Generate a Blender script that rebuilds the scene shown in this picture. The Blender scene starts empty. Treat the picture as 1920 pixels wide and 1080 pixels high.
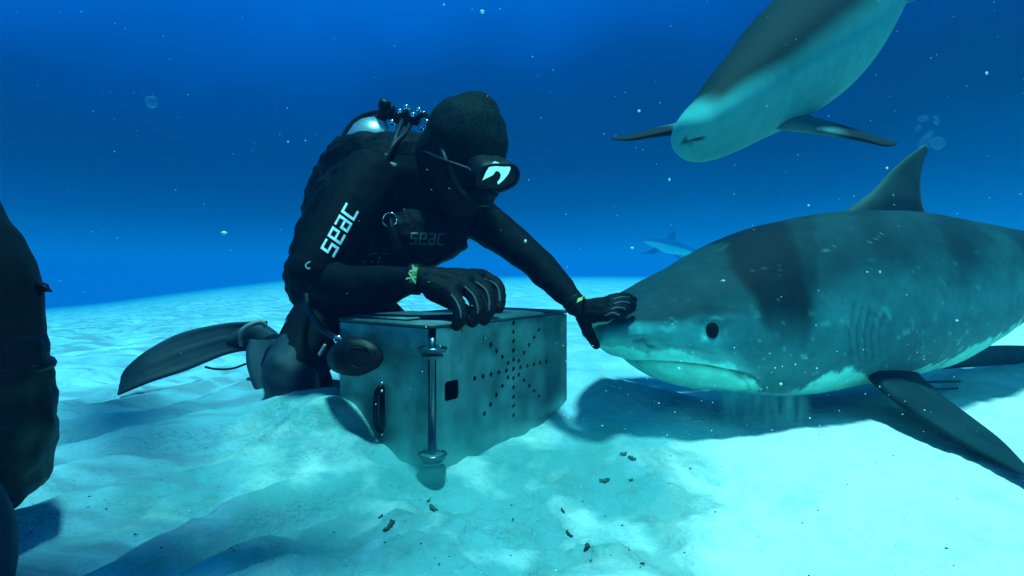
import bpy, bmesh, math, random
import numpy as np
from mathutils import Vector, Matrix, noise
from mathutils.bvhtree import BVHTree

random.seed(7); rng = np.random.default_rng(11)
R = math.radians
S = bpy.context.scene
C = S.collection

# ------------------------------------------------------------ camera
F, CX, HY, H = 1100.0, 960.0, 510.0, 0.45      # focal length in px, horizon row, camera height
cam_d = bpy.data.cameras.new('camera'); cam = bpy.data.objects.new('camera', cam_d); C.objects.link(cam)
cam.location = (0, 0, H); cam.rotation_euler = (R(90), 0, 0)
cam_d.sensor_width = 36; cam_d.lens = F*36/1920; cam_d.shift_y = -(540-HY)/1920
cam_d.clip_start = 0.02; cam_d.clip_end = 800
S.camera = cam
S.view_settings.view_transform = 'Standard'; S.view_settings.look = 'None'
S.view_settings.exposure = 0.3; S.view_settings.gamma = 1
S.render.engine = 'CYCLES'
S.cycles.use_denoising = True
S.cycles.volume_bounces = 1; S.cycles.max_bounces = 6; S.cycles.diffuse_bounces = 3
S.cycles.transparent_max_bounces = 8
S.cycles.volume_step_rate = 4.0; S.cycles.volume_max_steps = 96

def P(px, py, d):
    """photo pixel at true distance d (metres along +Y) -> world point"""
    return Vector(((px-CX)/F*d, d, H-(py-HY)/F*d))

# ------------------------------------------------------------ world: light of the open water
W = bpy.data.worlds.new('World'); S.world = W; W.use_nodes = True
nt = W.node_tree; nt.nodes.clear()
def N(tree, kind, **kw):
    n = tree.nodes.new(kind)
    for k, v in kw.items(): setattr(n, k, v)
    return n
out = N(nt, 'ShaderNodeOutputWorld'); bg = N(nt, 'ShaderNodeBackground')
tc = N(nt, 'ShaderNodeTexCoord'); sp = N(nt, 'ShaderNodeSeparateXYZ')
ramp = N(nt, 'ShaderNodeValToRGB'); mp = N(nt, 'ShaderNodeMath', operation='MULTIPLY_ADD')
mp.inputs[1].default_value = 0.5; mp.inputs[2].default_value = 0.5
nt.links.new(tc.outputs['Generated'], sp.inputs[0]); 
# the bright side of the water lies to the left
hi = N(nt, 'ShaderNodeMath', operation='MULTIPLY', use_clamp=True); hi.inputs[1].default_value = 4.0
nt.links.new(sp.outputs['Z'], hi.inputs[0])
xb = N(nt, 'ShaderNodeMath', operation='MULTIPLY'); nt.links.new(sp.outputs['X'], xb.inputs[0]); nt.links.new(hi.outputs[0], xb.inputs[1])
sx = N(nt, 'ShaderNodeMath', operation='MULTIPLY_ADD'); sx.inputs[1].default_value = -0.10
nt.links.new(xb.outputs[0], sx.inputs[0]); nt.links.new(sp.outputs['Z'], sx.inputs[2])
nz = N(nt, 'ShaderNodeTexNoise'); nz.inputs['Scale'].default_value = 3.0; nz.inputs['Detail'].default_value = 4
nt.links.new(tc.outputs['Generated'], nz.inputs['Vector'])
sn = N(nt, 'ShaderNodeMath', operation='MULTIPLY_ADD'); sn.inputs[1].default_value = 0.16
ns = N(nt, 'ShaderNodeMath', operation='SUBTRACT'); ns.inputs[1].default_value = 0.5
n2_ = N(nt, 'ShaderNodeMath', operation='MULTIPLY'); nt.links.new(nz.outputs[0], ns.inputs[0]); nt.links.new(ns.outputs[0], n2_.inputs[0]); nt.links.new(hi.outputs[0], n2_.inputs[1])
nt.links.new(n2_.outputs[0], sn.inputs[0]); nt.links.new(sx.outputs[0], sn.inputs[2])
nt.links.new(sn.outputs[0], mp.inputs[0]); nt.links.new(mp.outputs[0], ramp.inputs[0])
cr = ramp.color_ramp
stops = [(0.0, (0, .05, .10)), (.46, (0, .10, .32)), (.495, (0, .26, .60)), (.508, (0, .24, .50)), (.527, (0, .13, .33)), (.553, (0, .068, .195)), (.585, (0, .046, .155)), (.62, (0, .048, .18)),
         (.66, (0, .060, .28)), (.705, (0, .115, .55)), (.76, (0, .17, .70)), (.88, (.005, .26, .62)), (1.0, (.01, .48, .72))]
while len(cr.elements) < len(stops): cr.elements.new(.5)
for e, (p, c) in zip(cr.elements, stops): e.position = p; e.color = (*c, 1)
nt.links.new(ramp.outputs[0], bg.inputs[0]); bg.inputs[1].default_value = .82
nt.links.new(bg.outputs[0], out.inputs[0])

# ------------------------------------------------------------ sun through the water
sd = bpy.data.lights.new('sun', 'SUN'); sun = bpy.data.objects.new('sun', sd); C.objects.link(sun)
sd.energy = 5.0; sd.angle = R(7); sd.color = (.26, .94, .96)
sun.rotation_euler = (R(9), R(5), 0)          # nearly overhead

# ------------------------------------------------------------ materials
def mat(name, col, rough=.6, metal=0, nscale=30, namt=.25, bump=.0, bscale=60, spec=.5, attr=None, sheen=0, stretch=None, coat=0):
    m = bpy.data.materials.new(name); m.use_nodes = True; t = m.node_tree; b = t.nodes['Principled BSDF']
    b.inputs['Roughness'].default_value = rough; b.inputs['Metallic'].default_value = metal
    b.inputs['Specular IOR Level'].default_value = spec; b.inputs['Sheen Weight'].default_value = sheen
    b.inputs['Coat Weight'].default_value = coat
    co = N(t, 'ShaderNodeTexCoord'); src = co.outputs['Object']
    if stretch:
        mpn = N(t, 'ShaderNodeMapping'); mpn.inputs['Scale'].default_value = stretch
        t.links.new(src, mpn.inputs[0]); src = mpn.outputs[0]
    n = N(t, 'ShaderNodeTexNoise'); n.inputs['Scale'].default_value = nscale; n.inputs['Detail'].default_value = 6
    t.links.new(src, n.inputs['Vector'])
    mr = N(t, 'ShaderNodeMapRange'); mr.inputs[1].default_value = .3; mr.inputs[2].default_value = .7
    mr.inputs[3].default_value = 1-namt; mr.inputs[4].default_value = 1+namt
    t.links.new(n.outputs[0], mr.inputs[0])
    mx = N(t, 'ShaderNodeVectorMath', operation='SCALE')
    if attr:
        a = N(t, 'ShaderNodeAttribute', attribute_name=attr); t.links.new(a.outputs['Color'], mx.inputs[0])
    else: mx.inputs[0].default_value = col
    t.links.new(mr.outputs[0], mx.inputs['Scale']); t.links.new(mx.outputs[0], b.inputs['Base Color'])
    if bump:
        n2 = N(t, 'ShaderNodeTexNoise'); n2.inputs['Scale'].default_value = bscale; n2.inputs['Detail'].default_value = 5
        t.links.new(src, n2.inputs['Vector'])
        bp = N(t, 'ShaderNodeBump'); bp.inputs['Strength'].default_value = bump; bp.inputs['Distance'].default_value = .01
        t.links.new(n2.outputs[0], bp.inputs['Height']); t.links.new(bp.outputs[0], b.inputs['Normal'])
    return m
M = dict(
    suit=mat('neoprene', (.0015, .0034, .005), .75, nscale=25, namt=.5, bump=.5, bscale=28, spec=.07),
    suit_grey=mat('grey_neoprene', (.003, .006, .0065), .75, nscale=20, namt=.4, bump=.3, bscale=30, spec=.2),
    hood=mat('mesh_hood', (.003, .010, .011), .8, nscale=120, namt=.8, bump=.25, bscale=160, spec=.08),
    vest=mat('nylon', (.0012, .0028, .0042), .7, nscale=40, namt=.5, bump=.8, bscale=40, spec=.10),
    rubber=mat('rubber', (.0012, .003, .004), .5, nscale=30, namt=.3, bump=.2, bscale=50, spec=.22),
    glove=mat('glove', (.0015, .0036, .005), .7, nscale=60, namt=.5, bump=.3, bscale=90, spec=.12),
    piping=mat('piping', (.035, .050, .060), .6, nscale=50, namt=.3),
    fin=mat('fin_rubber', (.006, .024, .036), .65, nscale=12, namt=.35, bump=.1, bscale=30, spec=.3),
    finedge=mat('fin_strap', (.16, .17, .17), .5, nscale=30, namt=.3),
    print=mat('white_print', (.75, .85, .85), .6, nscale=90, namt=.3),
    printdim=mat('worn_print', (.05, .06, .065), .6, nscale=140, namt=.6),
    badge=mat('badge', (.22, .30, .32), .5, nscale=200, namt=.5),
    steel=mat('brushed_steel', (.09, .27, .27), .40, metal=.6, nscale=14, namt=.38, bump=.22, bscale=9, spec=.5),
    steel_dark=mat('dull_steel', (.03, .10, .105), .6, metal=.3, nscale=30, namt=.4, bump=.1),
    rod=mat('polished_steel', (.10, .17, .18), .25, metal=1, nscale=30, namt=.15),
    tank=mat('tank_metal', (.45, .5, .5), .3, metal=.7, nscale=14, namt=.35, bump=.1, bscale=20),
    chrome=mat('chrome', (.8, .8, .8), .12, metal=1, nscale=30, namt=.1),
    lens=mat('lens_reflection', (.75, .8, .8), .08, metal=1, nscale=20, namt=.05),
    cuff=mat('green_cuff', (.05, .26, .03), .6, nscale=120, namt=.5),
    cuffprint=mat('cuff_print', (.5, .6, .35), .6, nscale=90, namt=.3),
    yellow=mat('yellow_cuff', (.5, .5, .12), .6, nscale=90, namt=.3),
    shark=mat('shark_skin', (0, 0, 0), .75, nscale=16, namt=.10, bump=.05, bscale=160, attr='skin_pattern', spec=.12),
    eye=mat('shark_eye', (.003, .004, .005), .6, nscale=20, namt=.1, spec=.1),
    weed=mat('weed', (.02, .045, .03), .8, nscale=90, namt=.5),
    coralbit=mat('shell', (.6, .6, .5), .7, nscale=90, namt=.2),
    speck=mat('speck', (.8, .85, .8), .7, nscale=10, namt=.1),
    bag=mat('interior', (.01, .012, .012), .8, nscale=20, namt=.2),
)
bub = bpy.data.materials.new('bubble'); bub.use_nodes = True
b_ = bub.node_tree.nodes['Principled BSDF']; b_.inputs['Base Color'].default_value = (.5, .8, .9, 1)
b_.inputs['Roughness'].default_value = .15; b_.inputs['Alpha'].default_value = .05
nb = N(bub.node_tree, 'ShaderNodeTexNoise'); nb.inputs['Scale'].default_value = 20
bb = N(bub.node_tree, 'ShaderNodeBump'); bb.inputs['Strength'].default_value = .3
bub.node_tree.links.new(nb.outputs[0], bb.inputs['Height']); bub.node_tree.links.new(bb.outputs[0], b_.inputs['Normal'])
M['bubble'] = bub

# ------------------------------------------------------------ object helpers
def tag(o, label=None, cat=None, group=None, kind=None):
    if label: o['label'] = label
    if cat: o['category'] = cat
    if group: o['group'] = group
    if kind: o['kind'] = kind
    return o
def thing(name, label, cat, loc, group=None):
    o = bpy.data.objects.new(name, None); C.objects.link(o); o.location = loc; o.empty_display_size = .1
    return tag(o, label, cat, group)
def wloc(o):
    v = Vector((0, 0, 0))
    while o is not None: v = v + o.location; o = o.parent
    return v
def link(name, me, m, parent=None, smooth=True):
    o = bpy.data.objects.new(name, me); C.objects.link(o)
    if m is not None: me.materials.clear(); me.materials.append(m)
    if smooth: me.polygons.foreach_set('use_smooth', [True]*len(me.polygons))
    if parent is not None:
        w = wloc(parent); o.parent = parent; o.location = -w if parent.type == 'EMPTY' or True else (0, 0, 0)
    return o
def mesh(verts, faces, name='m'):
    me = bpy.data.meshes.new(name); me.from_pydata([tuple(v) for v in verts], [], faces); me.update(); return me
def from_bm(bm, name='m'):
    me = bpy.data.meshes.new(name); bm.to_mesh(me); bm.free(); return me

def catmull(pts, n):
    """pts: array k x dims -> n samples"""
    p = np.array(pts, float); k = len(p)
    pp = np.vstack([2*p[0]-p[1], p, 2*p[-1]-p[-2]])
    d = np.linalg.norm(np.diff(p[:, :3], axis=0), axis=1)+1e-9; s = np.r_[0, np.cumsum(d)]
    t = np.linspace(0, s[-1], n); res = np.empty((n, p.shape[1]))
    for i, tt in enumerate(t):
        j = min(max(np.searchsorted(s, tt, side='right')-1, 0), k-2); u = (tt-s[j])/d[j]
        a, b, c, e = pp[j], pp[j+1], pp[j+2], pp[j+3]
        res[i] = .5*((2*b)+(-a+c)*u+(2*a-5*b+4*c-e)*u*u+(-a+3*b-3*c+e)*u**3)
    return res

_ico = bmesh.new(); bmesh.ops.create_icosphere(_ico, subdivisions=2, radius=1)
ICO_V = np.array([v.co[:] for v in _ico.verts]); ICO_F = np.array([[v.index for v in f.verts] for f in _ico.faces]); _ico.free()
_b = bmesh.new(); bmesh.ops.create_icosphere(_b, subdivisions=1, radius=1)
HULL = [tuple(v.index for v in f.verts) for f in _b.faces]; _b.free()
class Blob:
    """soft body: dense chains of (flattened) balls fused into one continuous skin"""
    def __init__(s): s.v = []; s.f = []; s.n = 0
    def ball(s, c, r, axes=None):
        c = np.array(c, float)
        v = ICO_V*np.array(r if hasattr(r, '__len__') else (r, r, r))
        if axes is not None: v = v@np.array(axes)
        s.v.append(v+c); s.f.append(ICO_F+s.n); s.n += len(v)
    def chain(s, pts, step=.3, flat=None, k=.6):
        """pts [(Vector, r)], flat = direction squeezed by k"""
        a = np.array([[*p, r] for p, r in pts]); L = np.linalg.norm(np.diff(a[:, :3], axis=0), axis=1).sum()
        n = max(3, int(L/(max(a[:, 3].mean(), .003)*step)))
        ax = None
        if flat is not None:
            f = Vector(flat).normalized(); u = f.orthogonal().normalized(); w = f.cross(u); ax = [u, w, f]
        for q in catmull(a, n):
            r = max(q[3], .002); s.ball(q[:3], (r, r, r*k) if ax else r, ax)
    def build(s, name, m, parent, voxel=.01, smooth=6, fold=0, fscale=12, fac=.5):
        me = mesh(np.vstack(s.v), np.vstack(s.f).tolist())
        o = bpy.data.objects.new('tmp', me); C.objects.link(o)
        r = o.modifiers.new('r', 'REMESH'); r.mode = 'VOXEL'; r.voxel_size = voxel
        if smooth: q = o.modifiers.new('s', 'SMOOTH'); q.iterations = smooth; q.factor = fac
        dg = bpy.context.evaluated_depsgraph_get(); dg.update()
        me2 = bpy.data.meshes.new_from_object(o.evaluated_get(dg)); bpy.data.objects.remove(o); bpy.data.meshes.remove(me)
        if fold:
            for v in me2.vertices:
                n3 = noise.noise(Vector((v.co.x*fscale, v.co.y*fscale, v.co.z*fscale*2.2)))+.5*noise.noise(v.co*fscale*2.7)
                v.co += v.normal*n3*fold
        return link(name, me2, m, parent)

def tube(pts, r, seg=12, n=None, closed_ends=True):
    a = [[*p, (r[i] if hasattr(r, '__len__') else r)] for i, p in enumerate(pts)]
    q = catmull(a, n or max(4, len(pts)*6)); V = []; Fc = []
    up = None
    for i in range(len(q)):
        t = Vector(q[min(i+1, len(q)-1)][:3])-Vector(q[max(i-1, 0)][:3]); t.normalize()
        if up is None: up = t.orthogonal().normalized()
        up = (up-t*up.dot(t)).normalized(); w = t.cross(up)
        for j in range(seg):
            an = 2*math.pi*j/seg; V.append(Vector(q[i][:3])+(up*math.cos(an)+w*math.sin(an))*q[i][3])
    for i in range(len(q)-1):
        for j in range(seg): Fc.append((i*seg+j, i*seg+(j+1) % seg, (i+1)*seg+(j+1) % seg, (i+1)*seg+j))
    if closed_ends: Fc.append(tuple(range(seg))[::-1]); Fc.append(tuple(range((len(q)-1)*seg, len(q)*seg)))
    return mesh(V, Fc)
def lathe(base, axis, prof, seg=40):
    """prof [(along, radius)]"""
    ax = Vector(axis).normalized(); u = ax.orthogonal().normalized(); w = ax.cross(u); V = []; Fc = []
    for a, r in prof:
        for j in range(seg):
            an = 2*math.pi*j/seg; V.append(Vector(base)+ax*a+(u*math.cos(an)+w*math.sin(an))*max(r, 1e-4))
    for i in range(len(prof)-1):
        for j in range(seg): Fc.append((i*seg+j, i*seg+(j+1) % seg, (i+1)*seg+(j+1) % seg, (i+1)*seg+j))
    Fc.append(tuple(range(seg))[::-1]); Fc.append(tuple(range((len(prof)-1)*seg, len(prof)*seg)))
    return mesh(V, Fc)
def foil(secs, normal_hint=None, thick=.03, nspan=40, nch=24):
    """fin blade: secs [(LE, TE, thickness)], rounded leading edge, thin trailing edge"""
    a = catmull([[*l, *t, th] for l, t, th in secs], nspan); V = []; Fc = []
    for i, q in enumerate(a):
        le, te = Vector(q[:3]), Vector(q[3:6]); ch = te-le
        span = Vector(a[min(i+1, nspan-1)][:3]+a[min(i+1, nspan-1)][3:6])-Vector(a[max(i-1, 0)][:3]+a[max(i-1, 0)][3:6])
        nn = ch.cross(span)
        nn = nn.normalized() if nn.length > 1e-9 else Vector((0, 1, 0))
        for j in range(nch*2):
            if j < nch: x = j/nch; sg = 1
            else: x = 1-(j-nch)/nch; sg = -1
            th = q[6]*(2.6*math.sqrt(max(x, 0))*(1-x)**1.1+.04)*.5
            V.append(le+ch*x+nn*sg*th)
    m2 = nch*2
    for i in range(nspan-1):
        for j in range(m2): Fc.append((i*m2+j, i*m2+(j+1) % m2, (i+1)*m2+(j+1) % m2, (i+1)*m2+j))
    Fc.append(tuple(range(m2))[::-1]); Fc.append(tuple(range((nspan-1)*m2, nspan*m2)))
    return mesh(V, Fc)
def slab(poly, nrm, t):
    n = Vector(nrm).normalized()*t*.5; k = len(poly)
    V = [Vector(p)+n for p in poly]+[Vector(p)-n for p in poly]
    Fc = [tuple(range(k)), tuple(range(k, 2*k))[::-1]]+[(i, k+i, k+(i+1) % k, (i+1) % k) for i in range(k)]
    return mesh(V, Fc)
def plate2d(outer, holes, extrude, mtx):
    """flat sheet with real holes; 2-D outlines -> mesh"""
    cu = bpy.data.curves.new('p', 'CURVE'); cu.dimensions = '2D'; cu.fill_mode = 'BOTH'; cu.extrude = extrude
    for ol in [outer]+holes:
        s = cu.splines.new('POLY'); s.points.add(len(ol)-1); s.use_cyclic_u = True
        for p, q in zip(s.points, ol): p.co = (q[0], q[1], 0, 1)
    o = bpy.data.objects.new('tmp', cu); C.objects.link(o); dg = bpy.context.evaluated_depsgraph_get(); dg.update()
    me = bpy.data.meshes.new_from_object(o.evaluated_get(dg)); bpy.data.objects.remove(o); me.transform(mtx); return me
def circ(x, y, r, n=14): return [(x+r*math.cos(2*math.pi*i/n), y+r*math.sin(2*math.pi*i/n)) for i in range(n)]
def rrect(x0, y0, x1, y1, r, n=4):
    o = []
    for cx, cy, a0 in ((x1-r, y1-r, 0), (x0+r, y1-r, 90), (x0+r, y0+r, 180), (x1-r, y0+r, 270)):
        for i in range(n+1): a = R(a0+90*i/n); o.append((cx+r*math.cos(a), cy+r*math.sin(a)))
    return o
def lettering(txt, size, origin, xdir, ydir, target, cast, off=.0025, shear=0, xs=1):
    """writing laid on a surface: the flat glyphs are cast onto the target mesh"""
    cu = bpy.data.curves.new('t', 'FONT'); cu.body = txt; cu.size = size; cu.align_x = 'CENTER'; cu.align_y = 'CENTER'
    cu.shear = shear; cu.resolution_u = 3; cu.offset = size*.02
    o = bpy.data.objects.new('tmp', cu); C.objects.link(o); dg = bpy.context.evaluated_depsgraph_get(); dg.update()
    me = bpy.data.meshes.new_from_object(o.evaluated_get(dg)); bpy.data.objects.remove(o)
    bm = bmesh.new(); bm.from_mesh(me); bmesh.ops.triangulate(bm, faces=bm.faces)
    for _ in range(2): bmesh.ops.subdivide_edges(bm, edges=[e for e in bm.edges if e.calc_length() > size*.12], cuts=1)
    bmesh.ops.triangulate(bm, faces=bm.faces)
    tm = target.data; tw = wloc(target)
    bvh = BVHTree.FromPolygons([v.co+tw for v in tm.vertices], [p.vertices for p in tm.polygons])
    X, Y, Cd = Vector(xdir).normalized(), Vector(ydir).normalized(), Vector(cast).normalized()
    for v in bm.verts:
        p = Vector(origin)+X*v.co.x*xs+Y*v.co.y
        h = bvh.ray_cast(p-Cd*.5, Cd)
        v.co = (h[0]-Cd*off) if h[0] else p
    r = bmesh.ops.extrude_face_region(bm, geom=bm.faces[:])
    return from_bm(bm)
def surf(target, p, cast, off=0):
    tm = target.data; tw = wloc(target)
    bvh = BVHTree.FromPolygons([v.co+tw for v in tm.vertices], [q.vertices for q in tm.polygons])
    Cd = Vector(cast).normalized(); h = bvh.ray_cast(Vector(p)-Cd*.6, Cd)
    return (h[0]-Cd*off, h[1]) if h[0] else (Vector(p), -Cd)
GL = {'s': ((1, 1, 1, 1), (1, 0, 0, 0), (1, 1, 1, 1), (0, 0, 0, 1), (1, 1, 1, 1)), 'e': ((1, 1, 1, 1), (1, 0, 0, 1), (1, 1, 1, 1), (1, 0, 0, 0), (1, 1, 1, 1)),
      'a': ((1, 1, 1, 1), (0, 0, 0, 1), (1, 1, 1, 1), (1, 0, 0, 1), (1, 1, 1, 1)), 'c': ((1, 1, 1, 1), (1, 0, 0, 0), (1, 0, 0, 0), (1, 0, 0, 0), (1, 1, 1, 1))}
def square_letters(txt, w, h, origin, xdir, ydir, target, cast, off=.003, shear=.12):
    """squared thin-stroke lettering laid on a surface"""
    tm = target.data; tw = wloc(target)
    bvh = BVHTree.FromPolygons([v.co+tw for v in tm.vertices], [p.vertices for p in tm.polygons])
    X, Y, Cd = Vector(xdir).normalized(), Vector(ydir).normalized(), Vector(cast).normalized()
    xs_ = [0, .2, .4, .6, .8]; xe = [.22, .4, .6, .8]
    cx_ = [(0, .24), (.24, .5), (.5, .76), (.76, 1)]; cy_ = [(.86, 1), (.57, .86), (.43, .57), (.14, .43), (0, .14)]
    lw = w/len(txt); V = []; Fc = []
    for li, ch in enumerate(txt):
        for r_, row in enumerate(GL[ch]):
            for c_, on in enumerate(row):
                if not on: continue
                (x0, x1), (y0, y1) = cx_[c_], cy_[r_]; b0 = len(V)
                for x_, y_ in ((x0, y0), (x1, y0), (x1, y1), (x0, y1)):
                    lx = -w/2+lw*(li+.08+x_*.80)+shear*(y_-.5)*h; ly = (y_-.5)*h
                    p = Vector(origin)+X*lx+Y*ly; hh = bvh.ray_cast(p-Cd*.5, Cd); V.append((hh[0]-Cd*off) if hh[0] else p)
                Fc.append((b0, b0+1, b0+2, b0+3))
    bm = bmesh.new(); bm.from_mesh(mesh(V, Fc)); bmesh.ops.remove_doubles(bm, verts=bm.verts, dist=.0002); bmesh.ops.solidify(bm, geom=bm.faces[:], thickness=.001)
    return from_bm(bm)
EYE = Vector((0, 0, H))

# ------------------------------------------------------------ sandy sea floor
def fbm(x, y, s, o=4, seed=0):
    return noise.fractal(Vector((x*s+seed, y*s-seed, seed*.37)), 1.0, 2.0, o)
DROP = [(-1.6, .085), (-.87, .066), (-.7, .050), (-.52, .026), (-.4, .012), (-.2, .004), (.1, .004), (.9, .006), (1.6, .006)]
def gz(x, y):
    z = 0.0
    def g(cx, cy, rx, ry, h, rot=0):
        c, s = math.cos(rot), math.sin(rot); dx, dy = x-cx, y-cy
        u, v = (dx*c+dy*s)/rx, (-dx*s+dy*c)/ry
        return h*math.exp(-(u*u+v*v))
    z += g(-.68, 1.85, .42, .35, .085)      # mound the kneeling diver rests on
    z += g(.25, 1.92, .30, .22, .115)       # sand pushed up against the far end of the box
    z += g(-.47, 1.42, .15, .20, .125)
    z -= g(-.05, 1.15, .35, .15, .02)
    z += .030*fbm(x, y, .9, 3, 3.1)+.014*fbm(x, y, 3.2, 3, 8.2)+(.009*fbm(x, y, 9, 3, 1.7)+.003*fbm(x, y, 28, 2, 4.7) if abs(x) < 3 and y < 4.5 else 0)
    # long scoured ridges on the left
    wl = 1/(1+math.exp(min((x+.35)*6, 60)))
    u = x*.62-y*.78+.22*fbm(x, y, 1.1, 2, 5.5)
    rd = abs(noise.noise(Vector((u*5.5, (x*.78+y*.62)*1.3, 2.2))))
    z += wl*(.032-.15*max(0, .36-rd)+.012*noise.noise(Vector((u*9, (x+y)*2.0, 7.7))))
    # scuffed, churned patch before the box
    wc = math.exp(-(((x-.02)/.42)**2+((y-1.0)/.4)**2))
    z += wc*(.036*fbm(x, y, 6, 4, 6.1)+.009*fbm(x, y, 26, 3, 2.1))
    if y > 2:
        a = max(-1.59, min(1.59, x/y))
        kd = np.interp(a, [q[0] for q in DROP], [q[1] for q in DROP])
        z -= kd*(y-2)*(1-math.exp(-(y-2)/1.5))
        z += .05*fbm(x, y, .22, 2, 4.4)*min(1, (y-2)/6)
    return z
ys = [-3+.25*i for i in range(12)]; y = .0
while y < 4.2: ys.append(y); y += .011 if y < 2.4 else .03
st = .04
while y < 170: ys.append(y); y += st; st *= 1.045
NX = 330
V = []; Fc = []
for yy in ys:
    wd = max(2.2, abs(yy)*1.35+1.2)
    for i in range(NX):
        t = i/(NX-1)*2-1; xx = wd*(t*.75+.25*t**3)
        V.append((xx, yy, gz(xx, yy)))
for i in range(len(ys)-1):
    for j in range(NX-1): Fc.append((i*NX+j, i*NX+j+1, (i+1)*NX+j+1, (i+1)*NX+j))
sm = bpy.data.materials.new('sand'); sm.use_nodes = True; t = sm.node_tree; b = t.nodes['Principled BSDF']
b.inputs['Roughness'].default_value = .9; b.inputs['Specular IOR Level'].default_value = .1
co = N(t, 'ShaderNodeTexCoord').outputs['Object']
def nz_(scale, det=5, rough=.55, dist=0):
    n = N(t, 'ShaderNodeTexNoise'); n.inputs['Scale'].default_value = scale; n.inputs['Detail'].default_value = det
    n.inputs['Roughness'].default_value = rough; n.inputs['Distortion'].default_value = dist
    t.links.new(co, n.inputs['Vector']); return n.outputs[0]
def mr_(src, a, b2, c, d):
    n = N(t, 'ShaderNodeMapRange'); 
    for i, v in enumerate((a, b2, c, d)): n.inputs[i+1].default_value = v
    t.links.new(src, n.inputs[0]); return n.outputs[0]
def mt_(op, x, y2):
    n = N(t, 'ShaderNodeMath', operation=op)
    for i, v in enumerate((x, y2)):
        if isinstance(v, (int, float)): n.inputs[i].default_value = v
        else: t.links.new(v, n.inputs[i])
    return n.outputs[0]
def mixc(fac, a, b2):
    n = N(t, 'ShaderNodeMix', data_type='RGBA')
    t.links.new(fac, n.inputs[0])
    for k, v in ((6, a), (7, b2)):
        if isinstance(v, tuple): n.inputs[k].default_value = (*v, 1)
        else: t.links.new(v, n.inputs[k])
    return n.outputs[2]
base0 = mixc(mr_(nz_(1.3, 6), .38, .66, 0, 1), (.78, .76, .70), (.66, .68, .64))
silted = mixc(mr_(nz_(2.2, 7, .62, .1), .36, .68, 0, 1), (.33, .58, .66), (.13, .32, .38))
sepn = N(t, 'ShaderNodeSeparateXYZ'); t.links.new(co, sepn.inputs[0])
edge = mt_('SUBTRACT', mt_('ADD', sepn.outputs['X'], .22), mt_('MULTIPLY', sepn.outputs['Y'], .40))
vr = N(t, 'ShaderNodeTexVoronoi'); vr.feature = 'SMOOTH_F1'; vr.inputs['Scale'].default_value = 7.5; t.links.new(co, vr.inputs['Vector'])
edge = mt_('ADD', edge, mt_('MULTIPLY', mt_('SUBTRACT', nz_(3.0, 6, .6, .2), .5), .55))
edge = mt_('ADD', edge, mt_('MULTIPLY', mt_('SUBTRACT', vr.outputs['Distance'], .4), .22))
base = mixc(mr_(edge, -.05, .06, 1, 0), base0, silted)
base = mixc(mr_(nz_(6, 7, .65, .1), .54, .74, 0, .5), base, (.24, .36, .36))  # darker mottling painted in to stand for shade of small hollows
# green-grey silt round the box; dark and pale mottling paints in relief shading
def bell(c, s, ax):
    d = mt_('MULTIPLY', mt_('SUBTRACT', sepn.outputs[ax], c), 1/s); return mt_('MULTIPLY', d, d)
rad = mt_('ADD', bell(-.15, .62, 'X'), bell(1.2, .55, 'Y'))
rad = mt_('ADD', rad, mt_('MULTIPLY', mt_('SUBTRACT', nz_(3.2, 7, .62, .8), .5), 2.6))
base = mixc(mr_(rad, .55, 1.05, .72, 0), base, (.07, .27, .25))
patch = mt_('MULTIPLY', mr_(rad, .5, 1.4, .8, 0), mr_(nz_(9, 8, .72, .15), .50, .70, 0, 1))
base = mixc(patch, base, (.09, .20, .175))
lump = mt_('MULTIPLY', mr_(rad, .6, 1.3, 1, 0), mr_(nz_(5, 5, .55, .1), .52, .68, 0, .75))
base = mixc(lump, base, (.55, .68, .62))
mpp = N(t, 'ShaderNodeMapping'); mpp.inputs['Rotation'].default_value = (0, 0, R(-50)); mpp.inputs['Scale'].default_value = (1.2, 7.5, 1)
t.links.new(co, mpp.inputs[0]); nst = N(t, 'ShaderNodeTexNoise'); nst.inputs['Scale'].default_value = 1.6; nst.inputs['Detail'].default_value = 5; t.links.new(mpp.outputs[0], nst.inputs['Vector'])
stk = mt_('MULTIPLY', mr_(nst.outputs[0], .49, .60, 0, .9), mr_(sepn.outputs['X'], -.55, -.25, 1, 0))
base = mixc(stk, base, (.16, .27, .33))  # dark streaks paint shade into the scoured grooves
base = mixc(mr_(nz_(150, 2), .64, .72, 0, .6), base, (.2, .25, .22))
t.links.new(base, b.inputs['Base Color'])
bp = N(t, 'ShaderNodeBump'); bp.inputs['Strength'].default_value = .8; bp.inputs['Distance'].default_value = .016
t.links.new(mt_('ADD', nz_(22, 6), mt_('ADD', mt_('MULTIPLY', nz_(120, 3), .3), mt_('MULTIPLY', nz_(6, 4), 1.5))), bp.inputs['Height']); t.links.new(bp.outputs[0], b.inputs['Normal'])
o = link('sea_floor', mesh(V, Fc), sm); tag(o, kind='structure')

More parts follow.
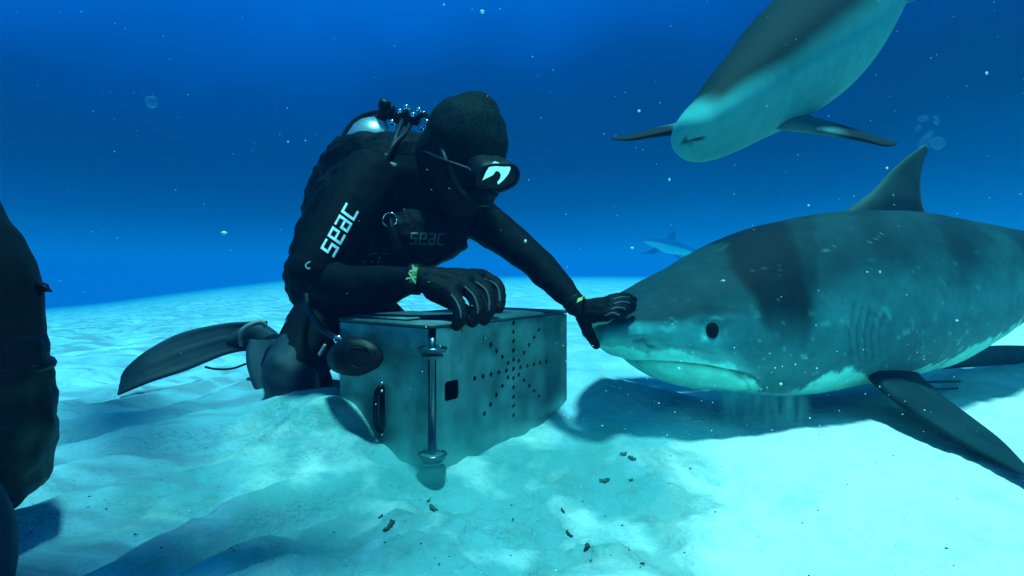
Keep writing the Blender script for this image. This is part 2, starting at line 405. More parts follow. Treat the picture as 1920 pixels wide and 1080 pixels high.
# ------------------------------------------------------------ sharks
def poly_dist(px, py, line):
    d = np.full(px.shape, 1e9)
    for (x0, y0), (x1, y1) in zip(line, line[1:]):
        dx, dy = x1-x0, y1-y0; tt = np.clip(((px-x0)*dx+(py-y0)*dy)/(dx*dx+dy*dy+1e-9), 0, 1)
        d = np.minimum(d, np.hypot(px-x0-tt*dx, py-y0-tt*dy))
    return d
def sst(x, a, b2): u = np.clip((x-a)/(b2-a), 0, 1); return u*u*(3-2*u)
def vnoise(Pn, s, seed=0, o=3):
    return np.array([noise.fractal(Vector((p[0]*s+seed, p[1]*s, p[2]*s-seed)), 1, 2, o) for p in Pn])
def shark_body(stations, n=300, m=128, expo=2.25):
    """stations (centre, lateral half width, half height up, half height down, up vector)"""
    a = catmull([[*c, w, t_, b2, *u] for c, w, t_, b2, u in stations], n)
    c = a[:, :3]; T = np.gradient(c, axis=0); T /= np.linalg.norm(T, axis=1)[:, None]
    U = a[:, 6:9]; U = U-T*(U*T).sum(1)[:, None]; U /= np.linalg.norm(U, axis=1)[:, None]
    L = np.cross(T, U)
    th = 2*np.pi*np.arange(m)/m
    cs, sn_ = np.cos(th), np.sin(th)                       # angle 0 = up
    e = 2/expo; hx = np.sign(sn_)*np.abs(sn_)**e; hz = np.sign(cs)*np.abs(cs)**e
    w = np.maximum(a[:, 3], .001); tt = np.maximum(a[:, 4], .001); bb2 = np.maximum(a[:, 5], .001)
    up = np.where(hz[None, :] > 0, tt[:, None], bb2[:, None])*hz[None, :]
    Vv = c[:, None, :]+L[:, None, :]*(w[:, None]*hx[None, :])[..., None]+U[:, None, :]*up[..., None]
    return Vv, c, L, U, T, th
def body_mesh(Vv, col, name):
    n, m, _ = Vv.shape; V = Vv.reshape(-1, 3)
    Fc = [(i*m+j, i*m+(j+1) % m, (i+1)*m+(j+1) % m, (i+1)*m+j) for i in range(n-1) for j in range(m)]
    Fc.append(tuple(range(m))[::-1]); Fc.append(tuple(range((n-1)*m, n*m)))
    me = mesh(V, Fc, name); paint(me, col.reshape(-1, 3)); return me
def paint(me, col):
    a = me.color_attributes.new('skin_pattern', 'FLOAT_COLOR', 'POINT')
    col = np.asarray(col)
    if col.ndim == 1: col = np.tile(col, (len(me.vertices), 1))
    a.data.foreach_set('color', np.c_[col, np.ones(len(col))].astype(np.float32).ravel())
def fin_paint(me, base, edge, seed=0, s=9):
    Pn = np.array([v.co[:] for v in me.vertices]); nn = vnoise(Pn, s, seed)
    k = np.clip(.5+.7*nn, 0, 1)[:, None]; paint(me, np.array(base)*(1-k)+np.array(edge)*k)
def pix(Pn): return CX+Pn[..., 0]/Pn[..., 1]*F, HY-(Pn[..., 2]-H)/Pn[..., 1]*F

DARK, MID, PALE, STRIPE = np.array((.009, .046, .055)), np.array((.030, .190, .205)), np.array((.17, .80, .68)), np.array((.002, .010, .015))
def hero_shark():
    st = []
    Z = Vector((0, 0, 1))
    for px, yt, yb, d, w in [(1103, 622, 632, 1.61, .015), (1108, 611, 640, 1.615, .05), (1122, 597, 649, 1.62, .09), (1150, 574, 664, 1.64, .135), (1190, 547, 684, 1.67, .175),
                             (1240, 518, 712, 1.71, .205), (1300, 490, 730, 1.76, .23), (1370, 453, 738, 1.81, .248), (1440, 424, 740, 1.87, .262),
                             (1520, 406, 730, 1.94, .275), (1600, 396, 712, 2.03, .285), (1700, 399, 690, 2.15, .28), (1800, 416, 634, 2.30, .25),
                             (1880, 431, 578, 2.46, .205), (1960, 446, 548, 2.66, .155), (2050, 460, 540, 2.9, .11), (2130, 468, 552, 3.2, .07), (2200, 470, 532, 3.5, .035)]:
        hh = (yb-yt)/2/F*d; st.append((P(px, (yt+yb)/2, d), w, hh, hh, Z))
    Vv, c, L, U, T, th = shark_body(st, 560, 200)
    n, m, _ = Vv.shape
    toward = ((EYE-Vector(c[130]))); near_sign = 1 if np.dot(L[130], toward) > 0 else -1
    s_ = np.sin(th)*near_sign; mirror = (-np.arange(m)) % m
    idx = np.where(s_ >= -1e-9, np.arange(m), mirror)
    px, py = pix(Vv); px, py = px[:, idx], py[:, idx]
    # under the belly line the projection folds: use the angle as well
    low = (1-np.cos(th))[None, :]/2*np.ones((n, 1))
    nn = vnoise(Vv.reshape(-1, 3), 6, 2).reshape(n, m); nf = vnoise(Vv.reshape(-1, 3), 30, 9).reshape(n, m)
    # relief: mouth slit, lower jaw set back, lips, gill slits, nostril, brow
    mouth = [(1180, 683), (1215, 682), (1270, 684), (1330, 691), (1372, 699), (1402, 708)]
    dm = poly_dist(px, py, mouth); inb = sst(px, 1178, 1192)*(1-sst(px, 1400, 1412))
    push = np.exp(-(dm/5.0)**2)*.020
    ml = np.interp(px, [p[0] for p in mouth], [p[1] for p in mouth]); below = sst(py-ml, 0, 8)*inb*(1-sst(px, 1340, 1400))
    sidepush = below*.030*(1-sst(py-ml, 30, 60)*.4)
    push = push-np.exp(-((py-ml+9)/7)**2)*inb*.005
    gills = [[(1600+g*15, 575+g*4), (1592+g*14, 625), (1600+g*13, 680-g*3)] for g in range(5)]
    gm = np.zeros_like(px)
    for k, g in enumerate(gills):
        dg_ = poly_dist(px, py, g); gm = np.maximum(gm, np.exp(-(dg_/2.6)**2)*(.55 if k in (0, 4) else .8)); push = push+np.exp(-(dg_/3.5)**2)*.005-np.exp(-(poly_dist(px, py, [(x+8, y) for x, y in g])/5)**2)*.003
    nostril = [(1193, 640), (1206, 636), (1216, 648), (1228, 652)]
    dn = poly_dist(px, py, nostril); push = push+np.exp(-(dn/4.5)**2)*.008-np.exp(-((px-1212)**2+(py-628)**2)/190)*.004
    push = push-np.exp(-((px-1345)/38.)**2-((py-598)/9.)**2)*.006+np.exp(-((px-1340)/24.)**2-((py-619)/22.)**2)*.008
    push = push-np.exp(-((px-1560)/45.)**2-((py-590)/60.)**2)*.006
    push = push-.003*nn
    inward = c[:, None, :]-Vv; inward /= np.linalg.norm(inward, axis=2)[..., None]+1e-9
    Vv = Vv+inward*push[..., None]
    Vv = Vv-L[:, None, :]*(np.sign(np.sin(th))[None, :]*np.minimum(sidepush, .030))[..., None]*np.minimum(1, np.abs(np.sin(th))*3)[None, :, None]
    # pattern
    q = lambda f: f[..., None]
    shade_y = np.interp(px, [1100, 1190, 1300, 1400, 1480, 1600, 1750, 1900], [606, 602, 594, 600, 590, 560, 530, 500])
    k1 = sst(py+nn*16+nf*4, shade_y-10+0*px, shade_y+22)
    k1w = sst(py+nn*30, shade_y-75, shade_y+70)
    wide = sst(px, 1330, 1440)
    k = k1*(1-wide)+k1w*wide
    col = DARK*(1-q(k))+MID*q(k)
    chk = sst(py+nn*8, 596, 614)*(1-sst(px+nn*25, 1330, 1400))*.55+np.exp(-((px-1575)/50)**2-((py-605)/38)**2)*.3
    col = col*(1-q(chk))+np.array((.05, .36, .36))*q(chk)
    jag = nf*10+nn*10
    # pale jaw and throat
    ln = np.interp(px, [1100, 1190, 1260, 1300, 1340, 1385, 1405, 1440, 1500, 1545, 1600, 1640, 1700, 1760, 1850, 1960], [640, 655, 652, 660, 676, 694, 708, 738, 734, 704, 690, 708, 700, 684, 640, 575])
    kp = sst(py-ln+jag, -3, 4)*(1-.35*sst(px, 1640, 1700))
    softp = sst(py-ln+nn*14, -40, 10)*.45
    kp = np.maximum(kp, softp*(1-sst(px, 1340, 1500)))
    under = sst(low+nn*.03, .93, .97)
    kp = np.maximum(kp, under*.9)
    col = col*(1-q(kp))+PALE*q(kp)
    # snout underside paler
    # dark shoulder bar and fainter bars further back
    def bar(lx, rx, y0, y1, soft, amt, seed):
        xl = np.interp(py, lx[1], lx[0]); xr = np.interp(py, rx[1], rx[0])
        wv = vnoise(Vv.reshape(-1, 3), 5, seed).reshape(n, m)*16
        return sst(px+wv-xl, -soft, soft*.6)*(1-sst(px+wv-xr, -soft, soft))*sst(-py+wv*1.5, -y1, -y0)*amt
    sb = bar(([1335, 1366, 1408, 1440], [410, 470, 560, 640]), ([1472, 1500, 1528, 1520], [400, 450, 570, 640]), 580, 672, 17, .90, 3)
    sb = np.maximum(sb, bar(([1475, 1490, 1500], [560, 620, 680]), ([1535, 1520, 1512], [540, 620, 680]), 600, 680, 9, .45, 5))
    sb = np.maximum(sb, bar(([1600, 1640, 1690], [400, 480, 560]), ([1650, 1690, 1720], [400, 480, 560]), 440, 560, 22, .4, 8))
    sb = np.maximum(sb, bar(([1760, 1790, 1830], [400, 480, 560]), ([1815, 1850, 1870], [400, 480, 560]), 450, 560, 22, .45, 13))
    sb = np.maximum(sb, bar(([1890, 1910, 1930], [400, 480, 560]), ([1930, 1950, 1970], [400, 480, 560]), 470, 560, 18, .45, 17))
    col = col*(1-q(sb))+STRIPE*q(sb)
    dk = np.clip(np.exp(-(dm/3.4)**2)*.92+gm*.35+np.exp(-(dn/3.5)**2)*.6+np.exp(-(poly_dist(px, py, [(1218, 655), (1214, 668)])/3)**2)*.4, 0, .9)
    col = col*(1-q(dk))+STRIPE*q(dk)
    sc = np.exp(-(poly_dist(px, py, [(1640, 600), (1660, 575), (1670, 600)])/2)**2)*.25+np.exp(-(poly_dist(px, py, [(1560, 598), (1590, 606), (1600, 628)])/2)**2)*.2
    sc = sc+(nf > .62)*.25*sst(py, 560, 640)
    re_ = np.hypot((px-1340)/.9, py-619); sc = sc+np.exp(-((re_-23)/2.6)**2)*.35*(.5+.5*np.clip(nf*2, -1, 1))
    sc = sc+np.exp(-((py-ml+13+nf*6)/5)**2)*inb*.3
    col = col*(1-q(sc))+PALE*q(sc)
    cor = np.exp(-(poly_dist(px, py, [(1378, 694), (1402, 700), (1424, 716)])/3)**2)*.7+np.exp(-(poly_dist(px, py, [(1385, 706), (1400, 716), (1406, 728)])/2.2)**2)*.45
    cor = cor+np.exp(-(poly_dist(px, py, [(1252, 648), (1300, 652), (1340, 664)])/3)**2)*.3
    col = col*(1-q(np.clip(cor, 0, 1)))+DARK*q(np.clip(cor, 0, 1))
    # scratches, scars and broken mottling of the hide
    rs_ = np.random.default_rng(4)
    for _ in range(70):
        x0, y0 = rs_.uniform(1180, 1900), rs_.uniform(450, 690); an = rs_.normal(.1, .8); l_ = rs_.uniform(5, 26)
        w_ = rs_.uniform(.5, 1.1); dd_ = poly_dist(px, py, [(x0, y0), (x0+l_*.5, y0+l_*.5*math.sin(an)), (x0+l_*math.cos(an*.6), y0+l_*math.sin(an)*1.3)])
        a_ = np.exp(-(dd_/w_)**2)*rs_.uniform(.05, .2); tgt = PALE if rs_.random() < .6 else STRIPE
        col = col*(1-q(a_))+tgt*q(a_)
    mo_ = np.clip(nf*.5+vnoise(Vv.reshape(-1, 3), 75, 21, 2).reshape(n, m)*.5, -1, 1); col = col*(1+.24*q(mo_))
    root = thing('shark', 'large tiger shark with a dark bar behind its eye, its snout under the diver\'s hand', 'shark', (c[200][0], c[200][1], 0))
    body = link('body', body_mesh(Vv, np.clip(col, .004, 1), 'shark_body'), M['shark'], root)
    # eyes
    for side in (1, -1):
        flat_px, flat_py = px, py
        msk = np.tile((s_*side > .05)[None, :], (n, 1))
        dd = np.where(msk, np.hypot(px-1340, py-619), 1e9); i, j = np.unravel_index(dd.argmin(), dd.shape)
        e = Vector(Vv[i, j]); nrm = Vector(Vv[i, j]-c[i]).normalized(); tng = Vector(T[i])
        bl = Blob(); uu = nrm.cross(tng).normalized(); tt2 = uu.cross(nrm).normalized()
        V2 = [e-nrm*.004+tt2*(v[0]*.0225)+uu*(v[1]*.0275)+nrm*v[2]*.014 for v in ICO_V]
        eo = link('eye', mesh(V2, ICO_F.tolist()), M['eye'], root)
        q_ = eo.modifiers.new('s', 'SUBSURF'); q_.levels = q_.render_levels = 1
    # fins
    def fin(name, secs, th=.03, bc=DARK, ec=MID, seed=0):
        me = foil(secs, nspan=46); fin_paint(me, bc, ec, seed); return link(name, me, M['shark'], root)
    fin('dorsal_fin', [(P(1560, 430, 2.06), P(1748, 425, 2.2), .07), (P(1588, 396, 2.07), P(1736, 398, 2.18), .060), (P(1634, 360, 2.08), P(1728, 372, 2.16), .040),
                       (P(1672, 319, 2.09), P(1726, 338, 2.15), .024), (P(1706, 290, 2.1), P(1731, 306, 2.13), .013), (P(1736, 271, 2.11), P(1742, 280, 2.12), .004)], seed=3, ec=np.array((.06, .12, .11)), bc=np.array((.035, .08, .075)))  # paler fin colours paint in the haze
    fin('pectoral_fin', [(P(1590, 640, 1.84), P(1712, 640, 2.0), .06), (P(1618, 690, 1.78), P(1714, 688, 1.93), .055), (P(1668, 742, 1.67), P(1766, 740, 1.82), .042),
                         (P(1745, 794, 1.51), P(1822, 782, 1.67), .030), (P(1820, 839, 1.38), P(1874, 822, 1.51), .020), (P(1888, 874, 1.27), P(1914, 862, 1.34), .010), (P(1940, 902, 1.19), P(1945, 898, 1.21), .004)],
        seed=5, bc=np.array((.003, .022, .027)), ec=np.array((.006, .036, .041)))
    fin('pectoral_fin', [(P(1690, 660, 2.30), P(1800, 625, 2.45), .05), (P(1740, 690, 2.42), P(1800, 655, 2.55), .04), (P(1800, 690, 2.6), P(1860, 648, 2.75), .03),
                         (P(1880, 684, 2.85), P(1920, 648, 2.95), .02), (P(1960, 678, 3.1), P(1985, 652, 3.15), .008), (P(2010, 668, 3.25), P(2015, 664, 3.27), .003)],
        seed=6, bc=np.array((.012, .07, .08)), ec=MID*.6)
    fin('pelvic_fin', [(P(1960, 570, 2.55), P(2030, 560, 2.75), .02), (P(2000, 610, 2.5), P(2040, 590, 2.7), .012), (P(2050, 630, 2.5), P(2055, 625, 2.52), .003)], seed=8)
    fin('tail_fin', [(P(2150, 500, 3.2), P(2210, 500, 3.5), .03), (P(2230, 430, 3.5), P(2270, 455, 3.7), .02), (P(2320, 330, 3.8), P(2335, 350, 3.9), .004)], seed=9)
    return root
hero_shark()

def high_shark():
    h0 = Vector((-.50, -.45, -.74)).normalized(); b0 = Vector((.72, -.36, -.53)); b0 = (b0-h0*b0.dot(h0)).normalized()
    up = -b0
    st = []
    for px, py, d, w, k in [(1280, 263, 2.02, 16, .9), (1285, 260, 2.03, 34, .85), (1303, 252, 2.06, 52, .75), (1333, 236, 2.12, 69, .7), (1370, 208, 2.22, 84, .75), (1415, 174, 2.34, 95, .8),
                            (1474, 128, 2.5, 106, .9), (1542, 72, 2.68, 110, .95), (1590, 4, 2.86, 106, .95), (1640, -75, 3.05, 88, .9), (1705, -150, 3.3, 62, .95), (1770, -225, 3.55, 38, 1), (1830, -290, 3.8, 20, 1), (1870, -335, 4, 9, 1)]:
        ww = w*1.07/F*d; st.append((P(px, py, d), ww, ww*k, ww*k*.85, up))
    Vv, c, L, U, T, th = shark_body(st, 300, 128)
    n, m, _ = Vv.shape; u = np.linspace(0, 1, n)[:, None]
    ang = np.degrees(np.arccos(-np.cos(th)))[None, :]*np.ones((n, 1))      # 0 = belly, 180 = back
    nn = vnoise(Vv.reshape(-1, 3), 2.5, 2, 2).reshape(n, m)
    px, py = pix(Vv)
    push = np.exp(-(poly_dist(px, py, [(1280, 272), (1290, 268), (1303, 263), (1322, 259)])/3.4)**2)*.016*(ang < 95)
    push += np.exp(-(poly_dist(px, py, [(1268, 240), (1290, 238), (1310, 242)])/6)**2)*.006*(ang < 95)
    inward = c[:, None, :]-Vv; inward /= np.linalg.norm(inward, axis=2)[..., None]+1e-9
    Vv = Vv+inward*push[..., None]
    thr = 30+24*(1-sst(u, .0, .14)); k = sst(ang+nn*4, thr, thr+44)*sst(u, .006, .04)
    pale = np.array((.08, .46, .43)); dark = np.array((.005, .022, .021))
    col = pale*(1-k[..., None])+dark*k[..., None]
    band = np.exp(-((ang+nn*8-96)/14)**2)*sst(u+nn*.05, .17, .27)*.85
    col = col*(1-band[..., None])+STRIPE*.4*band[..., None]
    gsl = np.zeros_like(px)
    for g in range(4): gsl = np.maximum(gsl, np.exp(-((u-.245-g*.018+.0*ang)/.0028)**2)*np.exp(-((ang-88)/20)**2))
    gsl = np.maximum(gsl*.7, np.exp(-(poly_dist(px, py, [(1280, 272), (1290, 268), (1303, 263), (1322, 259)])/3.2)**2)*(ang < 110))
    col = col*(1-gsl[..., None])+STRIPE*gsl[..., None]
    root = thing('shark', 'shark high in the water showing its pale belly with both side fins spread', 'shark', tuple(c[120]))
    link('body', body_mesh(Vv, col, 'shark_body'), M['shark'], root)
    def fin(name, secs, bc, ec, seed):
        me = foil(secs, nspan=40); fin_paint(me, bc, ec, seed, 6)
        tipc = np.array((.012, .02, .022)); Pn = np.array([v.co[:] for v in me.vertices])
        r0 = np.array((secs[0][0]+secs[0][1])/2); r1 = np.array(secs[-1][0]); s = ((Pn-r0)@(r1-r0))/((r1-r0)@(r1-r0))
        a = me.color_attributes['skin_pattern']; buf = np.empty(len(Pn)*4, np.float32); a.data.foreach_get('color', buf); buf = buf.reshape(-1, 4)
        kk = sst(s, .35, .6)[:, None]; buf[:, :3] = buf[:, :3]*(1-kk)+tipc*kk; a.data.foreach_set('color', buf.ravel())
        return link(name, me, M['shark'], root)
    lf, lb = np.array((.12, .32, .28)), np.array((.06, .15, .14))
    fin('pectoral_fin', [(P(1330, 240, 2.26), P(1345, 208, 2.50), .06), (P(1275, 245, 2.20), P(1292, 229, 2.46), .045), (P(1225, 254, 2.17), P(1236, 238, 2.42), .030),
                         (P(1180, 262, 2.19), P(1184, 253, 2.31), .018), (P(1146, 261, 2.2), P(1148, 257, 2.24), .005)], lf, lb, 2)
    fin('pectoral_fin', [(P(1440, 238, 2.36), P(1480, 196, 2.50), .05), (P(1498, 242, 2.34), P(1510, 214, 2.60), .05), (P(1556, 251, 2.33), P(1570, 232, 2.60), .036),
                         (P(1620, 264, 2.36), P(1626, 249, 2.52), .022), (P(1660, 274, 2.37), P(1664, 261, 2.46), .014), (P(1681, 272, 2.4), P(1682, 267, 2.42), .004)], lf, lb, 4)
    fin('pelvic_fin', [(P(1610, 70, 2.8), P(1690, -40, 3.05), .03), (P(1680, 12, 2.85), P(1730, -30, 3.05), .02), (P(1755, -3, 2.95), P(1765, -12, 3.0), .004)], pale*.8, pale, 5)
    fin('tail_fin', [(P(1840, -290, 3.75), P(1880, -340, 4.0), .03), (P(1850, -420, 4.0), P(1890, -430, 4.1), .015), (P(1880, -560, 4.2), P(1885, -565, 4.22), .004)], dark, dark*1.3, 8)
high_shark()

def far_shark():
    D = 46.0; k = D/F
    st = [(P(px, py, D+dy), w*k, hh*k, hh*k, Vector((0, 0, 1))) for px, py, dy, w, hh in
          [(1207, 452, -.6, 1, 1), (1214, 452, -.5, 6, 5), (1228, 455, -.35, 10, 9), (1250, 461, -.1, 13, 13), (1272, 466, .1, 12, 12), (1295, 472, .4, 8, 8), (1318, 477, .8, 4, 4), (1335, 480, 1.1, 2, 2)]]
    Vv, c, L, U, T, th = shark_body(st, 80, 40); low = (1-np.cos(th))[None, :]/2*np.ones((80, 1)); kk = sst(low, .4, .62)[..., None]
    root = thing('shark', 'small hazy shark far off behind the big shark\'s head', 'shark', tuple(c[40]))
    link('body', body_mesh(Vv, DARK*(1-kk)+PALE*kk, 'far_body'), M['shark'], root)
    def fin(name, secs):
        me = foil(secs, nspan=14, nch=8); paint(me, DARK); link(name, me, M['shark'], root)
    fin('dorsal_fin', [(P(1242, 452, D), P(1266, 456, D), .12), (P(1256, 438, D), P(1266, 446, D), .06), (P(1266, 432, D), P(1268, 434, D), .02)])
    fin('pectoral_fin', [(P(1232, 462, D-.2), P(1244, 466, D-.1), .1), (P(1216, 470, D-.6), P(1226, 476, D-.5), .06), (P(1200, 474, D-1), P(1203, 476, D-1), .02)])
    fin('pectoral_fin', [(P(1240, 458, D+.2), P(1252, 462, D+.3), .1), (P(1262, 478, D+.5), P(1272, 478, D+.6), .06), (P(1280, 490, D+.9), P(1283, 490, D+.9), .02)])
    fin('tail_fin', [(P(1326, 482, D+1), P(1334, 478, D+1.1), .08), (P(1340, 462, D+1.1), P(1346, 466, D+1.1), .04), (P(1352, 448, D+1.2), P(1354, 450, D+1.2), .02)])
far_shark()

# ------------------------------------------------------------ steel feed box
def feed_box():
    Np = Vector((-.177, 1.30, 0)); e1 = Vector((.58, .8146, 0)); e2 = Vector((-.8146, .58, 0)); L1, L2 = .59, .315; z0, z1 = -.02, .335; Hh = z1-z0
    ZZ = Vector((0, 0, 1))
    root = thing('bait_box', 'dented steel bait box with a star of drilled holes, half sunk in the sand', 'box', tuple(Np+e1*.3+e2*.15))
    def fr(o, x, y, z): m = Matrix((x, y, z)).transposed().to_4x4(); m.translation = o; return m
    # front sheet with square hole and star of holes
    holes = [rrect(.040, .155, .088, .200, .008)]
    cx, cz, spc = .311, .193, .0245
    for a in range(8):
        an = R(45*a); mx = 5 if a % 2 == 0 else 5
        for i in range(1, mx+1):
            r = spc*i*(1.0 if a % 2 == 0 else 1.08); holes.append(circ(cx+math.cos(an)*r*1.33, cz+math.sin(an)*r, .0062))
    holes.append(circ(cx, cz, .0062))
    holes = [[(x, z-z0) for x, z in h] for h in holes]
    me = plate2d([(.012, 0), (L1, 0), (L1, Hh-.012), (.012, Hh-.012)], holes, .0012, fr(Np+ZZ*z0, e1, ZZ, e1.cross(ZZ)))
    link('front_panel', me, M['steel'], root, smooth=False)
    hl = [rrect(.150, .075-z0, .172, .180-z0, .010)]
    me = plate2d([(.012, 0), (L2, 0), (L2, Hh-.012), (.012, Hh-.012)], hl, .0012, fr(Np+ZZ*z0, e2, ZZ, e2.cross(ZZ)))
    link('side_panel', me, M['steel'], root, smooth=False)
    me = plate2d([(0, 0), (L1, 0), (L1, Hh-.012), (0, Hh-.012)], [], .0012, fr(Np+e2*L2+ZZ*z0, e1, ZZ, e1.cross(ZZ)))
    link('back_panel', me, M['steel'], root, smooth=False)
    me = plate2d([(.004, 0), (L2-.004, 0), (L2-.004, Hh-.012), (.004, Hh-.012)], [], .0012, fr(Np+e1*L1+ZZ*z0, e2, ZZ, e2.cross(ZZ)))
    link('side_panel', me, M['steel'], root, smooth=False)
    # lid: folded sheet with a lip
    bm = bmesh.new()
    def box_(o, x, y, z, lx, ly, lz):
        vs = [bm.verts.new(o+x*(lx*i)+y*(ly*j)+z*(lz*k)) for k in (0, 1) for j in (0, 1) for i in (0, 1)]
        for f in ((0, 2, 3, 1), (4, 5, 7, 6), (0, 1, 5, 4), (2, 6, 7, 3), (0, 4, 6, 2), (1, 3, 7, 5)): bm.faces.new([vs[i] for i in f])
    box_(Np+ZZ*(z1-.010)-e1*.004-e2*.004, e1, e2, ZZ, L1+.008, L2+.008, .010)
    bmesh.ops.recalc_face_normals(bm, faces=bm.faces)
    bmesh.ops.bevel(bm, geom=bm.edges[:], offset=.003, segments=2, affect='EDGES')
    lid = link('lid', from_bm(bm), M['steel_dark'], root)
    # raised flap and its hinge strip on the lid
    bm = bmesh.new(); box_(Np+ZZ*(z1+.0005)+e1*.02+e2*.10, e1, e2, ZZ, .20, .19, .006)
    bmesh.ops.recalc_face_normals(bm, faces=bm.faces); bmesh.ops.bevel(bm, geom=bm.edges[:], offset=.002, segments=2, affect='EDGES')
    link('lid_flap', from_bm(bm), M['steel_dark'], lid)
    # corner hinge: rod, lugs, washers
    hc = Np-(e1+e2).normalized()*.010
    rod = link('hinge_rod', lathe(hc+ZZ*.030, ZZ, [(0, .006), (.004, .0085), (.012, .0085), (.014, .0058), (.225, .0058), (.227, .008), (.236, .008), (.245, .012), (.252, .012), (.256, .008), (.275, .008)], 20), M['rod'], root)
    for zc in (.278, .045):
        lug = [(Vector(hc)+e1*.030*math.cos(a)+e2*.030*math.sin(a)+ZZ*zc) for a in np.linspace(0, 2*math.pi, 26)[:-1]]
        lo = link('lug', slab(lug, ZZ, .007), M['steel_dark'], root)
        lug2 = [(Vector(hc)+e1*.024*math.cos(a)+e2*.024*math.sin(a)+ZZ*(zc-.012)) for a in np.linspace(0, 2*math.pi, 26)[:-1]]
        link('washer', slab(lug2, ZZ, .006), M['rod'], lo)
        pc = tube([hc+e1*.030*math.cos(a)+e2*.030*math.sin(a)+ZZ*(zc+.004) for a in np.linspace(0, 2*math.pi, 20)], .0035, 8, 40); link('ring', pc, M['rod'], lo)
    # rubber block under the corner
    link('corner_foot', lathe(hc+ZZ*-.012, ZZ, [(.006, .020), (.010, .029), (.028, .031), (.036, .028)], 28), M['rubber'], root)
    # side handle cord and rivets
    sh = Np+e2*.161
    link('side_handle', tube([sh+ZZ*.182-e1*.002, sh-e1*.018+ZZ*.165, sh-e1*.022+ZZ*.125, sh-e1*.018+ZZ*.088, sh+ZZ*.070-e1*.002], .006, 10), M['rubber'], root)
    for zc in (.186, .066): link('rivet', lathe(sh+ZZ*zc, -e1, [(0, .005), (.003, .0045), (.005, .002)], 14), M['chrome'], root)
    for s in (.10, .30, .50): link('rivet', lathe(Np+e1*s+ZZ*.312, -e2, [(0, .004), (.002, .0035), (.0035, .001)], 12), M['steel_dark'], root)
    return root, Np, e1, e2
feed_box()

